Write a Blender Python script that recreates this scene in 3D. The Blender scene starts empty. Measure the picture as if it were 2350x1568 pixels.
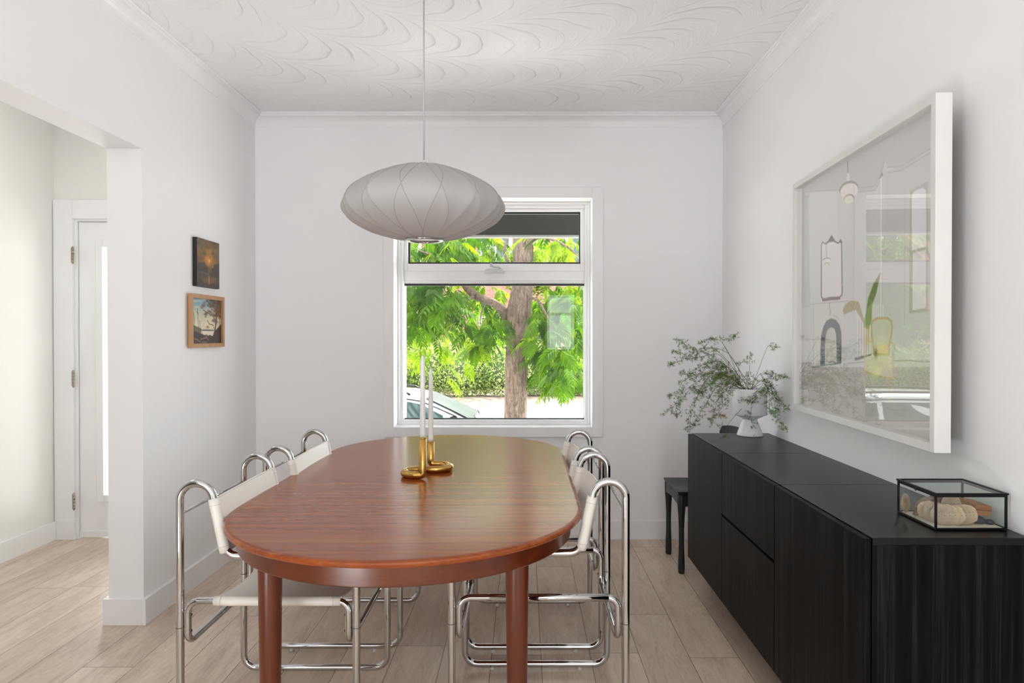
import bpy, bmesh, math, random
import numpy as np
from mathutils import Vector, Matrix, noise as mnoise

PI = math.pi
scene = bpy.context.scene
COL = scene.collection
random.seed(7)

# ------------------------------------------------------------------ camera, world, sun, lights, exposure
F, U0, V0, CAMH = 1570.0, 1203.0, 771.0, 1.30
cam_data = bpy.data.cameras.new('camera')
cam = bpy.data.objects.new('camera', cam_data)
COL.objects.link(cam)
cam_data.sensor_width = 36.0
cam_data.lens = F / 2350 * 36.0
cam_data.shift_x = -(U0 - 1175) / 2350
cam_data.shift_y = 0.0
cam_data.clip_start = 0.02
cam_data.clip_end = 300
cam.location = (0, 0, CAMH)
cam.rotation_euler = (PI / 2 - math.atan((784 - V0) / F), 0, 0)
scene.camera = cam

world = bpy.data.worlds.new('overcast_sky')
scene.world = world
world.use_nodes = True
bg = world.node_tree.nodes['Background']
bg.inputs['Color'].default_value = (0.93, 0.97, 1.0, 1)
bg.inputs['Strength'].default_value = 10.5


def add_light(name, kind, loc, rot, energy, color=(1, 1, 1), size=None, angle=None):
    ld = bpy.data.lights.new(name, kind)
    ld.energy = energy
    ld.color = color
    if kind == 'AREA':
        ld.shape = 'RECTANGLE'
        ld.size, ld.size_y = size
    if angle:
        ld.angle = angle
    o = bpy.data.objects.new(name, ld)
    o.location = loc
    o.rotation_euler = rot
    COL.objects.link(o)
    return o


add_light('hazy_sun', 'SUN', (6, 14, 20), (math.radians(-30), math.radians(26), 0), 30.0, (1.0, 0.96, 0.88), angle=math.radians(12))
# added fill lights for room and hall, and daylight from the window behind the camera
add_light('room_up_fill', 'AREA', (-1.25, 0.1, 0.12), (PI, 0, 0), 38, (0.91, 0.96, 1.0), size=(0.6, 0.6))  # added fill aimed up to brighten ceiling and walls
add_light('room_up_fill', 'AREA', (0.4, -1.1, 0.12), (PI, 0, 0), 25, (0.91, 0.96, 1.0), size=(0.6, 0.6))  # second added upward fill, behind the camera
add_light('hall_fill', 'AREA', (-2.45, 3.2, 2.69), (0, 0, 0), 4.2, (1.0, 0.99, 0.96), size=(0.6, 1.2))  # added fill to brighten the hall, no fixture modelled
add_light('rear_window_daylight', 'AREA', (0.67, -3.45, 1.55), (PI / 2, 0, 0), 15, (0.93, 0.97, 1.0), size=(0.5, 1.0))
add_light('rear_high_fill', 'AREA', (-0.25, -3.4, 2.46), (PI / 2, 0, 0), 15, (0.93, 0.97, 1.0), size=(2.4, 0.4))  # added fill high at the rear wall, no opening behind it

scene.view_settings.view_transform = 'Standard'
scene.view_settings.look = 'None'
scene.view_settings.gamma = 1.0
scene.view_settings.use_curve_mapping = False
scene.view_settings.exposure = 0.0
scene.cycles.max_bounces = 14
scene.cycles.diffuse_bounces = 7
scene.cycles.transparent_max_bounces = 24
scene.cycles.use_denoising = True


# ------------------------------------------------------------------ helpers: geometry
def W(o):
    m = o.matrix_basis.copy()
    while o.parent:
        o = o.parent
        m = o.matrix_basis @ m
    return m


def px(u, v, y):
    """a point of the photograph at depth y, in metres"""
    return Vector(((u - U0) * y / F, y, CAMH - (v - V0) * y / F))


class MB:
    def __init__(self):
        self.v, self.f, self.m, self.s = [], [], [], []

    def add(self, verts, faces, mat=0, smooth=False):
        b = len(self.v)
        self.v += [tuple(p) for p in verts]
        for f in faces:
            self.f.append([b + i for i in f])
            self.m.append(mat)
            self.s.append(smooth)
        return self

    def box(self, x0, x1, y0, y1, z0, z1, mat=0):
        v = [(x0, y0, z0), (x1, y0, z0), (x1, y1, z0), (x0, y1, z0), (x0, y0, z1), (x1, y0, z1), (x1, y1, z1), (x0, y1, z1)]
        f = [(3, 2, 1, 0), (4, 5, 6, 7), (0, 1, 5, 4), (1, 2, 6, 5), (2, 3, 7, 6), (3, 0, 4, 7)]
        return self.add(v, f, mat)

    def tube(self, pts, r, n=12, closed=False, cap=True, mat=0):
        pts = [Vector(p) for p in pts]
        N = len(pts)
        rs = r if isinstance(r, (list, tuple)) else [r] * N
        T = []
        for i in range(N):
            if closed:
                t = pts[(i + 1) % N] - pts[i - 1]
            else:
                t = pts[min(i + 1, N - 1)] - pts[max(i - 1, 0)]
            T.append(t.normalized())
        up = Vector((0, 0, 1)) if abs(T[0].z) < 0.9 else Vector((0, 1, 0))
        nrm = (up - T[0] * up.dot(T[0])).normalized()
        frames = []
        for i in range(N):
            if i:
                q = T[i - 1].rotation_difference(T[i])
                nrm = q @ nrm
                nrm = (nrm - T[i] * nrm.dot(T[i])).normalized()
            frames.append((nrm.copy(), T[i].cross(nrm)))
        verts, faces = [], []
        for i in range(N):
            a, b = frames[i]
            for k in range(n):
                th = 2 * PI * k / n
                verts.append(pts[i] + (a * math.cos(th) + b * math.sin(th)) * rs[i])
        off = 0
        if closed:   # choose the ring offset that joins the ends without a twist
            d0 = verts[(N - 1) * n]
            nxt = pts[0] - pts[-1]
            off = min(range(n), key=lambda k: (verts[k] - d0 - nxt).length)
        for i in range(N if closed else N - 1):
            j = (i + 1) % N
            o = off if (closed and i == N - 1) else 0
            for k in range(n):
                k2 = (k + 1) % n
                faces.append((i * n + k, i * n + k2, j * n + (k2 + o) % n, j * n + (k + o) % n))
        self.add(verts, faces, mat, True)
        if cap and not closed:
            b = len(self.v) - len(verts)
            self.f.append([b + k for k in range(n)][::-1]); self.m.append(mat); self.s.append(False)
            self.f.append([b + (N - 1) * n + k for k in range(n)]); self.m.append(mat); self.s.append(False)
        return self

    def lathe(self, prof, c=(0, 0, 0), n=48, cap=True, mat=0, smooth=True):
        c = Vector(c)
        verts, faces = [], []
        for r, z in prof:
            for k in range(n):
                th = 2 * PI * k / n
                verts.append(c + Vector((r * math.cos(th), r * math.sin(th), z)))
        for i in range(len(prof) - 1):
            for k in range(n):
                k2 = (k + 1) % n
                faces.append((i * n + k, i * n + k2, (i + 1) * n + k2, (i + 1) * n + k))
        self.add(verts, faces, mat, smooth)
        if cap:
            b = len(self.v) - len(verts)
            self.f.append([b + k for k in range(n)][::-1]); self.m.append(mat); self.s.append(False)
            e = b + (len(prof) - 1) * n
            self.f.append([e + k for k in range(n)]); self.m.append(mat); self.s.append(False)
        return self

    def prism(self, poly, axis, a, b, mat=0):
        """poly: 2-D outline, extruded along axis 'x','y' or 'z' from a to b"""
        def p3(p, t):
            return {'x': (t, p[0], p[1]), 'y': (p[0], t, p[1]), 'z': (p[0], p[1], t)}[axis]
        n = len(poly)
        v = [p3(p, a) for p in poly] + [p3(p, b) for p in poly]
        f = [list(range(n))[::-1], [n + i for i in range(n)]]
        f += [(i, (i + 1) % n, n + (i + 1) % n, n + i) for i in range(n)]
        return self.add(v, f, mat)

    def build(self, name, mats, parent=None, bevel=0, seg=2, fix=True):
        me = bpy.data.meshes.new(name)
        inv = W(parent).inverted() if parent else Matrix()
        me.from_pydata([inv @ Vector(p) for p in self.v], [], self.f)
        mats = mats if isinstance(mats, (list, tuple)) else [mats]
        for m in mats:
            me.materials.append(m)
        me.polygons.foreach_set('material_index', self.m)
        me.polygons.foreach_set('use_smooth', self.s)
        if fix:
            bm = bmesh.new()
            bm.from_mesh(me)
            bmesh.ops.recalc_face_normals(bm, faces=bm.faces)
            bm.to_mesh(me)
            bm.free()
        me.update()
        o = bpy.data.objects.new(name, me)
        COL.objects.link(o)
        if parent:
            o.parent = parent
        if bevel:
            md = o.modifiers.new('bevel', 'BEVEL')
            md.width = bevel
            md.segments = seg
            md.limit_method = 'ANGLE'
            md.angle_limit = math.radians(40)
        return o


def fillet(pts, radii, closed=False, seg=8):
    pts = [Vector(p) for p in pts]
    n = len(pts)
    out = []
    for i, p in enumerate(pts):
        r = radii[i] if isinstance(radii, (list, tuple)) else radii
        if (not closed and i in (0, n - 1)) or r == 0:
            out.append(p)
            continue
        a, b = pts[i - 1], pts[(i + 1) % n]
        d1, d2 = (a - p).normalized(), (b - p).normalized()
        ang = d1.angle(d2)
        if abs(ang - PI) < 1e-4:
            out.append(p)
            continue
        t = min(r / math.tan(ang / 2), 0.49 * (a - p).length, 0.49 * (b - p).length)
        r = t * math.tan(ang / 2)
        c = p + (d1 + d2).normalized() * (r / math.sin(ang / 2))
        s, e = p + d1 * t - c, p + d2 * t - c
        tot = s.angle(e)
        ax = s.cross(e).normalized()
        for k in range(seg + 1):
            out.append(c + Matrix.Rotation(tot * k / seg, 3, ax) @ s)
    return out


def spline(pts, n=8):
    """Catmull-Rom through pts"""
    pts = [Vector(p) for p in pts]
    P = [pts[0] * 2 - pts[1]] + pts + [pts[-1] * 2 - pts[-2]]
    out = []
    for i in range(1, len(P) - 2):
        for k in range(n):
            t = k / n
            a, b, c, d = P[i - 1], P[i], P[i + 1], P[i + 2]
            out.append(0.5 * ((2 * b) + (c - a) * t + (2 * a - 5 * b + 4 * c - d) * t * t + (3 * b - a - 3 * c + d) * t ** 3))
    out.append(pts[-1])
    return out


def tag(o, label=None, cat=None, group=None, kind=None):
    if label: o['label'] = label
    if cat: o['category'] = cat
    if group: o['group'] = group
    if kind: o['kind'] = kind
    return o


def empty(name, loc, label, cat, rotz=0, group=None):
    o = bpy.data.objects.new(name, None)
    o.empty_display_size = 0.1
    o.location = loc
    o.rotation_euler = (0, 0, rotz)
    COL.objects.link(o)
    return tag(o, label, cat, group)


def struct(mb, name, mat, label, cat, parent=None, bevel=0):
    o = mb.build(name, mat, parent, bevel)
    return tag(o, label, cat, kind='structure')


# ------------------------------------------------------------------ helpers: materials
class NT:
    def __init__(self, name):
        self.mat = bpy.data.materials.new(name)
        self.mat.use_nodes = True
        self.t = self.mat.node_tree
        self.t.nodes.clear()
        self.out = self.n('ShaderNodeOutputMaterial')

    def n(self, typ, **kw):
        nd = self.t.nodes.new(typ)
        for k, v in kw.items():
            setattr(nd, k, v)
        return nd

    def link(self, a, b):
        self.t.links.new(a, b)

    def setin(self, sock, val):
        if isinstance(val, bpy.types.NodeSocket):
            self.link(val, sock)
        elif val is not None:
            if isinstance(val, (tuple, list)) and len(val) == 3 and sock.type == 'RGBA':
                val = (*val, 1)
            sock.default_value = val

    def m(self, op, a, b=None, c=None):
        nd = self.n('ShaderNodeMath', operation=op)
        for i, x in enumerate((a, b, c)):
            if x is not None:
                self.setin(nd.inputs[i], x)
        return nd.outputs[0]

    def pos(self):
        return self.n('ShaderNodeNewGeometry').outputs['Position']

    def obj(self):
        return self.n('ShaderNodeTexCoord').outputs['Object']

    def mapping(self, vec, scale=(1, 1, 1), loc=(0, 0, 0)):
        nd = self.n('ShaderNodeMapping')
        self.link(vec, nd.inputs[0])
        nd.inputs['Location'].default_value = loc
        nd.inputs['Scale'].default_value = scale
        return nd.outputs[0]

    def noise(self, vec, scale, detail=3, rough=0.5, dist=0):
        nd = self.n('ShaderNodeTexNoise')
        self.link(vec, nd.inputs['Vector'])
        nd.inputs['Scale'].default_value = scale
        nd.inputs['Detail'].default_value = detail
        nd.inputs['Roughness'].default_value = rough
        nd.inputs['Distortion'].default_value = dist
        return nd.outputs['Fac']

    def ramp(self, fac, stops):
        nd = self.n('ShaderNodeValToRGB')
        el = nd.color_ramp.elements
        while len(el) < len(stops):
            el.new(0.5)
        for e, (p, c) in zip(el, stops):
            e.position = p
            e.color = (*c, 1) if len(c) == 3 else c
        self.link(fac, nd.inputs[0])
        return nd.outputs[0]

    def mix(self, fac, a, b, mode='MIX'):
        nd = self.n('ShaderNodeMix', data_type='RGBA', blend_type=mode)
        self.setin(nd.inputs[0], fac)
        self.setin(nd.inputs[6], a)
        self.setin(nd.inputs[7], b)
        return nd.outputs[2]

    def bump(self, h, strength=0.3, dist=0.01):
        nd = self.n('ShaderNodeBump')
        nd.inputs['Strength'].default_value = strength
        nd.inputs['Distance'].default_value = dist
        self.link(h, nd.inputs['Height'])
        return nd.outputs[0]

    def bsdf(self, color, rough=0.5, metal=0, normal=None, **kw):
        p = self.n('ShaderNodeBsdfPrincipled')
        self.setin(p.inputs['Base Color'], color)
        self.setin(p.inputs['Roughness'], rough)
        self.setin(p.inputs['Metallic'], metal)
        if normal is not None:
            self.link(normal, p.inputs['Normal'])
        for k, v in kw.items():
            self.setin(p.inputs[k.replace('_', ' ')], v)
        return p.outputs[0]

    def done(self, shader):
        self.link(shader, self.out.inputs[0])
        return self.mat


def plain(name, color, rough=0.5, metal=0, var=0.06, scale=20, bump=0, **kw):
    """a principled material whose colour wanders a little with noise"""
    t = NT(name)
    n = t.noise(t.obj(), scale, 3)
    a = tuple(max(0, c * (1 - var)) for c in color)
    b = tuple(min(1, c * (1 + var)) for c in color)
    c = t.ramp(n, [(0.3, a), (0.7, b)])
    nm = t.bump(n, bump, 0.002) if bump else None
    return t.done(t.bsdf(c, rough, metal, nm, **kw))


M = {}
M['wall'] = plain('white_wall_paint', (0.88, 0.88, 0.885), 0.6, var=0.006, scale=3, bump=0.02)
M['trim'] = plain('white_trim_paint', (0.87, 0.87, 0.875), 0.35, var=0.006, scale=4)
M['hallwall'] = plain('warm_white_wall_paint', (0.83, 0.82, 0.79), 0.6, var=0.006, scale=3, bump=0.02)
M['vinyl'] = plain('white_vinyl', (0.86, 0.86, 0.86), 0.3, var=0.005)
M['gasket'] = plain('black_rubber', (0.012, 0.012, 0.012), 0.5)
M['greyplastic'] = plain('pale_grey_plastic', (0.6, 0.6, 0.58), 0.35)
M['hinge'] = plain('aged_brass_hinge', (0.42, 0.36, 0.27), 0.35, 1.0)
M['chrome'] = plain('chrome', (0.58, 0.58, 0.58), 0.05, 1.0, var=0.01)
M['steel'] = plain('dark_screw_steel', (0.12, 0.12, 0.12), 0.35, 1.0)
M['cream'] = plain('cream_white_leather', (0.82, 0.79, 0.72), 0.42, var=0.02, scale=60, bump=0.05)
M['stitch'] = plain('cream_stitching', (0.55, 0.52, 0.45), 0.7)
M['brass'] = plain('polished_brass', (0.60, 0.36, 0.10), 0.17, 1.0, var=0.1, scale=12)
M['wax'] = plain('white_wax', (0.86, 0.85, 0.83), 0.4, var=0.01, Subsurface_Weight=0.15)
M['wick'] = plain('wick', (0.5, 0.47, 0.42), 0.8)
M['ebony'] = plain('black_stained_oak_chair', (0.014, 0.017, 0.017), 0.42, var=0.25, scale=14)
M['blackmetal'] = plain('black_metal', (0.004, 0.004, 0.004), 0.4, Specular_IOR_Level=0.2)
M['soil'] = plain('potting_soil', (0.06, 0.035, 0.02), 0.9, var=0.5, scale=120)
M['linen'] = plain('cream_linen_liner', (0.62, 0.56, 0.45), 0.8, var=0.06)
M['whiteframe'] = plain('off_white_painted_wood', (0.74, 0.73, 0.70), 0.4, var=0.02, scale=8)
M['backboard'] = plain('brown_backing_board', (0.16, 0.10, 0.06), 0.8)
M['cord'] = plain('grey_cord', (0.5, 0.5, 0.52), 0.5)
M['stone'] = plain('dark_slate_stone', (0.03, 0.032, 0.04), 0.6, var=0.3)
M['driftwood'] = plain('brown_seed_pod', (0.16, 0.10, 0.07), 0.8, var=0.5, scale=200, bump=0.6)


def mat_shell():
    t = NT('bleached_shell')
    n = t.noise(t.obj(), 40, 4)
    c = t.ramp(n, [(0.3, (0.42, 0.29, 0.19)), (0.7, (0.62, 0.49, 0.36))])
    rn = t.n('ShaderNodeObjectInfo').outputs['Random']
    c = t.mix(1.0, c, t.ramp(rn, [(0.0, (0.72, 0.72, 0.74)), (0.5, (1.0, 0.96, 0.92)), (1.0, (1.1, 1.08, 1.04))]), 'MULTIPLY')
    v = t.n('ShaderNodeTexVoronoi', voronoi_dimensions='2D')
    sp = t.n('ShaderNodeSeparateXYZ'); t.link(t.obj(), sp.inputs[0])
    cb = t.n('ShaderNodeCombineXYZ'); t.link(sp.outputs[0], cb.inputs[0]); t.link(sp.outputs[2], cb.inputs[1])
    t.link(cb.outputs[0], v.inputs['Vector'])
    v.inputs['Scale'].default_value = 90
    d = t.m('LESS_THAN', v.outputs['Distance'], 0.085)
    n2 = t.m('GREATER_THAN', t.noise(t.obj(), 30, 2), 0.47)
    c = t.mix(t.m('MULTIPLY', d, n2), c, (0.12, 0.07, 0.04))
    return t.done(t.bsdf(c, 0.7, normal=t.bump(n, 0.2, 0.001)))


def mat_pot():
    t = NT('speckled_white_ceramic')
    v = t.n('ShaderNodeTexVoronoi')
    t.link(t.obj(), v.inputs['Vector'])
    v.inputs['Scale'].default_value = 150
    n = t.noise(t.obj(), 55, 2)
    thr = t.m('MULTIPLY', t.m('SUBTRACT', n, 0.42), 0.95)
    d = t.m('LESS_THAN', v.outputs['Distance'], thr)
    return t.done(t.bsdf(t.mix(d, (0.74, 0.75, 0.76), (0.03, 0.03, 0.03)), 0.45))


def mat_glass(name, boost=1.0, tint=(1, 1, 1), rough=0.0):
    t = NT(name)
    tr = t.n('ShaderNodeBsdfTransparent')
    tr.inputs[0].default_value = (*tint, 1)
    gl = t.n('ShaderNodeBsdfGlossy')
    gl.inputs['Roughness'].default_value = rough
    fr = t.n('ShaderNodeFresnel')
    fr.inputs['IOR'].default_value = 1.5
    geo = t.n('ShaderNodeNewGeometry')
    fac = t.m('MULTIPLY', fr.outputs[0], t.m('SUBTRACT', 1.0, geo.outputs['Backfacing']))
    fac = t.m('MINIMUM', t.m('MULTIPLY', fac, boost), 1.0)
    mx = t.n('ShaderNodeMixShader')
    t.link(fac, mx.inputs[0])
    t.link(tr.outputs[0], mx.inputs[1])
    t.link(gl.outputs[0], mx.inputs[2])
    return t.done(mx.outputs[0])


def mat_floor():
    t = NT('pale_oak_plank_floor')
    p = t.pos()
    sp = t.n('ShaderNodeSeparateXYZ'); t.link(p, sp.inputs[0])
    X, Y = sp.outputs[0], sp.outputs[1]
    xs = t.m('DIVIDE', t.m('ADD', X, 20 - 0.068), 0.2)
    idx = t.m('FLOOR', xs)
    wn = t.n('ShaderNodeTexWhiteNoise', noise_dimensions='1D')
    t.link(idx, wn.inputs['W'])
    yy = t.m('DIVIDE', t.m('ADD', Y, t.m('MULTIPLY', wn.outputs['Value'], 1.5)), 1.45)
    yid = t.m('FLOOR', yy)
    fx, fy = t.m('FRACT', xs), t.m('FRACT', yy)
    ex = t.m('MULTIPLY', t.m('MINIMUM', fx, t.m('SUBTRACT', 1.0, fx)), 0.2)
    ey = t.m('MULTIPLY', t.m('MINIMUM', fy, t.m('SUBTRACT', 1.0, fy)), 1.45)
    edge = t.m('MINIMUM', ex, ey)
    seam = t.m('LESS_THAN', edge, 0.0013)
    wn2 = t.n('ShaderNodeTexWhiteNoise', noise_dimensions='2D')
    cb0 = t.n('ShaderNodeCombineXYZ'); t.link(idx, cb0.inputs[0]); t.link(yid, cb0.inputs[1])
    t.link(cb0.outputs[0], wn2.inputs['Vector'])
    rnd = wn2.outputs['Value']
    cb = t.n('ShaderNodeCombineXYZ')
    t.link(t.m('ADD', t.m('MULTIPLY', X, 1.0), t.m('MULTIPLY', rnd, 13.0)), cb.inputs[0])
    t.link(t.m('MULTIPLY', Y, 0.16), cb.inputs[1])
    t.link(t.m('MULTIPLY', rnd, 7.0), cb.inputs[2])
    g1 = t.noise(cb.outputs[0], 14, 5, 0.6, 0.8)       # broad figure
    g2 = t.noise(cb.outputs[0], 90, 4, 0.6)            # fine grain
    rings = t.m('FRACT', t.m('MULTIPLY', g1, 9.0))
    tone = t.m('ADD', t.m('MULTIPLY', g1, 0.62), t.m('ADD', t.m('MULTIPLY', g2, 0.28), t.m('MULTIPLY', rings, 0.10)))
    c = t.ramp(tone, [(0.28, (0.47, 0.36, 0.275)), (0.5, (0.68, 0.55, 0.44)), (0.72, (0.82, 0.69, 0.57))])
    c = t.mix(1.0, c, t.ramp(rnd, [(0.0, (0.88, 0.87, 0.86)), (1.0, (1.06, 1.06, 1.05))]), 'MULTIPLY')
    v = t.n('ShaderNodeTexVoronoi'); v.inputs['Scale'].default_value = 2.6
    t.link(t.mapping(p, (1, 0.7, 1)), v.inputs['Vector'])
    knot = t.ramp(v.outputs['Distance'], [(0.0, (1, 1, 1)), (0.05, (0, 0, 0))])
    c = t.mix(t.m('MULTIPLY', knot, 0.55), c, (0.2, 0.13, 0.085))
    c = t.mix(seam, c, (0.16, 0.11, 0.075))
    return t.done(t.bsdf(c, 0.42, normal=t.bump(t.m('SUBTRACT', g2, t.m('MULTIPLY', seam, 3.0)), 0.12, 0.001)))


def mat_wood(name, stops, axis, rough=0.3, coat=0.0, scale=1.0, bump=0.05, stretch=0.05, spec=0.5):
    t = NT(name)
    s = {'x': (stretch, 1, 1), 'y': (1, stretch, 1), 'z': (1, 1, stretch)}[axis]
    vec = t.mapping(t.obj(), s)
    a = t.noise(vec, 18 * scale, 5, 0.6, 0.5)
    b = t.noise(vec, 160 * scale, 3, 0.6)
    h = t.m('ADD', t.m('MULTIPLY', a, 0.6), t.m('MULTIPLY', b, 0.4))
    return t.done(t.bsdf(t.ramp(h, stops), t.m('ADD', t.m('MULTIPLY', b, 0.04), rough - 0.02), normal=t.bump(b, bump, 0.0006), Coat_Weight=coat, Coat_Roughness=0.16, Specular_IOR_Level=spec))


M['floor'] = mat_floor()
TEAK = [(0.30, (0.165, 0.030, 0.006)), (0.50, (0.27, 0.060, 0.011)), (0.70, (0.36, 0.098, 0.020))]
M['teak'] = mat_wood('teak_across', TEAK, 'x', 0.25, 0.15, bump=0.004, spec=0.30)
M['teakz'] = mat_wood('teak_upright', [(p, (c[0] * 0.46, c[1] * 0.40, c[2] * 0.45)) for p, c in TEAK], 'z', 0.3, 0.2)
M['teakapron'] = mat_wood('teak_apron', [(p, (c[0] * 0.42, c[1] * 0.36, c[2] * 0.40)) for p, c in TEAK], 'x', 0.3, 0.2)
M['blackwood'] = mat_wood('black_brown_wood_grain', [(0.36, (0.0015, 0.0014, 0.0014)), (0.50, (0.005, 0.0045, 0.0042)), (0.65, (0.023, 0.0215, 0.0205))], 'z', 0.45, 0, 1.8, 0.15, 0.015, 0.07)
M['blacktop'] = plain('matt_black_brown_top', (0.0035, 0.0033, 0.003), 0.33, var=0.12, scale=6, Specular_IOR_Level=0.26)
M['oakframe'] = mat_wood('honey_oak_frame', [(0.3, (0.36, 0.18, 0.07)), (0.7, (0.55, 0.31, 0.14))], 'z', 0.45)
M['boxwood'] = mat_wood('orange_brown_box_wood', [(0.3, (0.26, 0.10, 0.03)), (0.7, (0.42, 0.19, 0.07))], 'x', 0.5)
M['shell'] = mat_shell()
M['pot'] = mat_pot()
M['glass'] = mat_glass('window_glass', 0.55)
M['pictureglass'] = mat_glass('picture_glass', 2.0)
M['boxglass'] = mat_glass('box_glass', 0.9, (0.96, 0.98, 0.97))


def mat_ceiling():
    t = NT('swirled_plaster_ceiling')
    p = t.pos()
    wob = t.noise(p, 2.2, 2)
    sp = t.n('ShaderNodeSeparateXYZ'); t.link(p, sp.inputs[0])
    dx = t.m('ADD', sp.outputs[0], 0.24)
    dy = t.m('SUBTRACT', sp.outputs[1], 2.52)
    rho = t.m('SQRT', t.m('ADD', t.m('MULTIPLY', dx, dx), t.m('MULTIPLY', dy, dy)))
    rho = t.m('ADD', rho, t.m('MULTIPLY', t.m('SUBTRACT', wob, 0.5), 0.12))
    th = t.m('ARCTAN2', dx, dy)
    R = 0.40
    row = t.m('DIVIDE', t.m('ADD', rho, 0.2), R)
    ridx = t.m('FLOOR', row)
    v = t.m('SUBTRACT', t.m('MULTIPLY', t.m('FRACT', row), 2.0), 1.0)
    prof = t.m('SQRT', t.m('MAXIMUM', 0.0, t.m('SUBTRACT', 1.0, t.m('MULTIPLY', v, v))))
    s = t.m('ADD', t.m('MULTIPLY', th, t.m('MULTIPLY', t.m('ADD', ridx, 0.0), R)), t.m('MULTIPLY', ridx, 0.37))
    q = t.m('SUBTRACT', s, t.m('MULTIPLY', prof, 0.30))
    q = t.m('ADD', q, t.m('MULTIPLY', t.m('SUBTRACT', t.noise(p, 5, 2), 0.5), 0.10))
    saw = t.m('FRACT', t.m('DIVIDE', q, 0.125))
    ridge = t.m('POWER', saw, 12.0)
    cb = t.n('ShaderNodeCombineXYZ')
    t.link(t.m('MULTIPLY', q, 50.0), cb.inputs[0]); t.link(t.m('MULTIPLY', v, 1.2), cb.inputs[1]); t.link(ridx, cb.inputs[2])
    fine = t.noise(cb.outputs[0], 1.0, 4, 0.65)
    patch = t.ramp(t.noise(p, 3.0, 2), [(0.36, (0.25, 0.25, 0.25)), (0.6, (1, 1, 1))])
    h = t.m('MULTIPLY', t.m('ADD', t.m('MULTIPLY', ridge, 0.9), t.m('MULTIPLY', fine, 0.5)), t.m('MULTIPLY', t.m('POWER', prof, 1.3), patch))
    stip = t.noise(p, 38, 3, 0.6)
    corner = t.ramp(rho, [(0.0, (0, 0, 0)), (1.0, (0, 0, 0))])
    edge = t.n('ShaderNodeMapRange')
    edge.inputs['From Min'].default_value = 1.75; edge.inputs['From Max'].default_value = 2.05
    t.link(rho, edge.inputs['Value'])
    e = edge.outputs[0]
    h = t.m('ADD', t.m('MULTIPLY', h, t.m('SUBTRACT', 1.0, e)), t.m('MULTIPLY', t.m('MULTIPLY', stip, 0.8), e))
    return t.done(t.bsdf((0.89, 0.885, 0.89), 0.5, normal=t.bump(h, 0.62, 0.03)))


M['ceiling'] = mat_ceiling()

# ------------------------------------------------------------------ the room
H = 2.712
XL, XR, YB = -1.715, 1.265, 4.37         # left wall, right wall, window wall
WT = 0.157                                # left wall thickness
XH = -2.998                               # far wall of the hall
YR = -3.5
JY, JZ = 3.074, 2.14                      # end of the left wall and height of the opening

struct(MB().box(XH - 0.2, XR + 0.2, YR - 0.2, YB + 0.3, -0.12, 0.0), 'floor', M['floor'], 'pale oak plank floor running towards the window', 'floor')
struct(MB().box(XL, XR + 0.2, YR - 0.2, YB + 0.3, H, H + 0.1), 'ceiling', M['ceiling'], 'white ceiling with swirled plaster texture', 'ceiling')
struct(MB().box(XH - 0.2, XL, YR - 0.2, YB + 0.3, H, H + 0.1), 'ceiling_hall', M['wall'], 'plain white ceiling over the hall', 'ceiling')
struct(MB().box(XR, XR + 0.2, YR - 0.2, YB + 0.3, 0, H), 'wall_right', M['wall'], 'white wall on the right behind the large picture', 'wall')
mb = MB()
mb.box(XL - WT, XL, JY, YB, 0, H).box(XL - WT, XL, 0.3, JY, JZ, H).box(XL - WT, XL, YR, 0.3, 0, H)
struct(mb, 'wall_left', M['wall'], 'white wall on the left with a wide opening to the hall', 'wall')
struct(MB().box(XH - 0.2, XH, YR - 0.2, YB + 0.3, 0, H), 'wall_hall', M['hallwall'], 'warm white far wall of the hall', 'wall')

WX0, WX1, WZ0, WZ1 = -0.83, 0.433, 0.718, 2.177      # window opening
DX0, DX1, DZ1 = -2.87, -1.935, 2.045                  # door opening
mb = MB()
mb.box(WX1, XR, YB, YB + 0.3, 0, H).box(WX0, WX1, YB, YB + 0.3, WZ1, H).box(WX0, WX1, YB, YB + 0.3, 0, WZ0)
mb.box(XL - WT, WX0, YB, YB + 0.3, 0, H)
struct(mb, 'wall_back', M['wall'], 'white wall around the window', 'wall')
mb = MB().box(XH, DX0, YB, YB + 0.3, 0, H).box(DX0, DX1, YB, YB + 0.3, DZ1, H).box(DX1, XL - WT, YB, YB + 0.3, 0, H)
struct(mb, 'wall_door', M['hallwall'], 'white wall around the front door', 'wall')
RX0, RX1, RZ0, RZ1 = 0.42, 0.92, 1.04, 2.06
mb = MB().box(XH, RX0, YR - 0.2, YR, 0, H).box(RX1, XR, YR - 0.2, YR, 0, H).box(RX0, RX1, YR - 0.2, YR, RZ1, H).box(RX0, RX1, YR - 0.2, YR, 0, RZ0)
struct(mb, 'wall_rear', M['wall'], 'white wall behind the camera', 'wall')
mb = MB()
for xx in (RX0, RX1 - 0.05):
    mb.box(xx, xx + 0.05, YR - 0.12, YR - 0.07, RZ0, RZ1)
for zz in (RZ0, 1.68, RZ1 - 0.05):
    mb.box(RX0, RX1, YR - 0.12, YR - 0.07, zz, zz + 0.05)
struct(mb, 'window_2', M['vinyl'], 'white window behind the camera', 'window')

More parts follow.
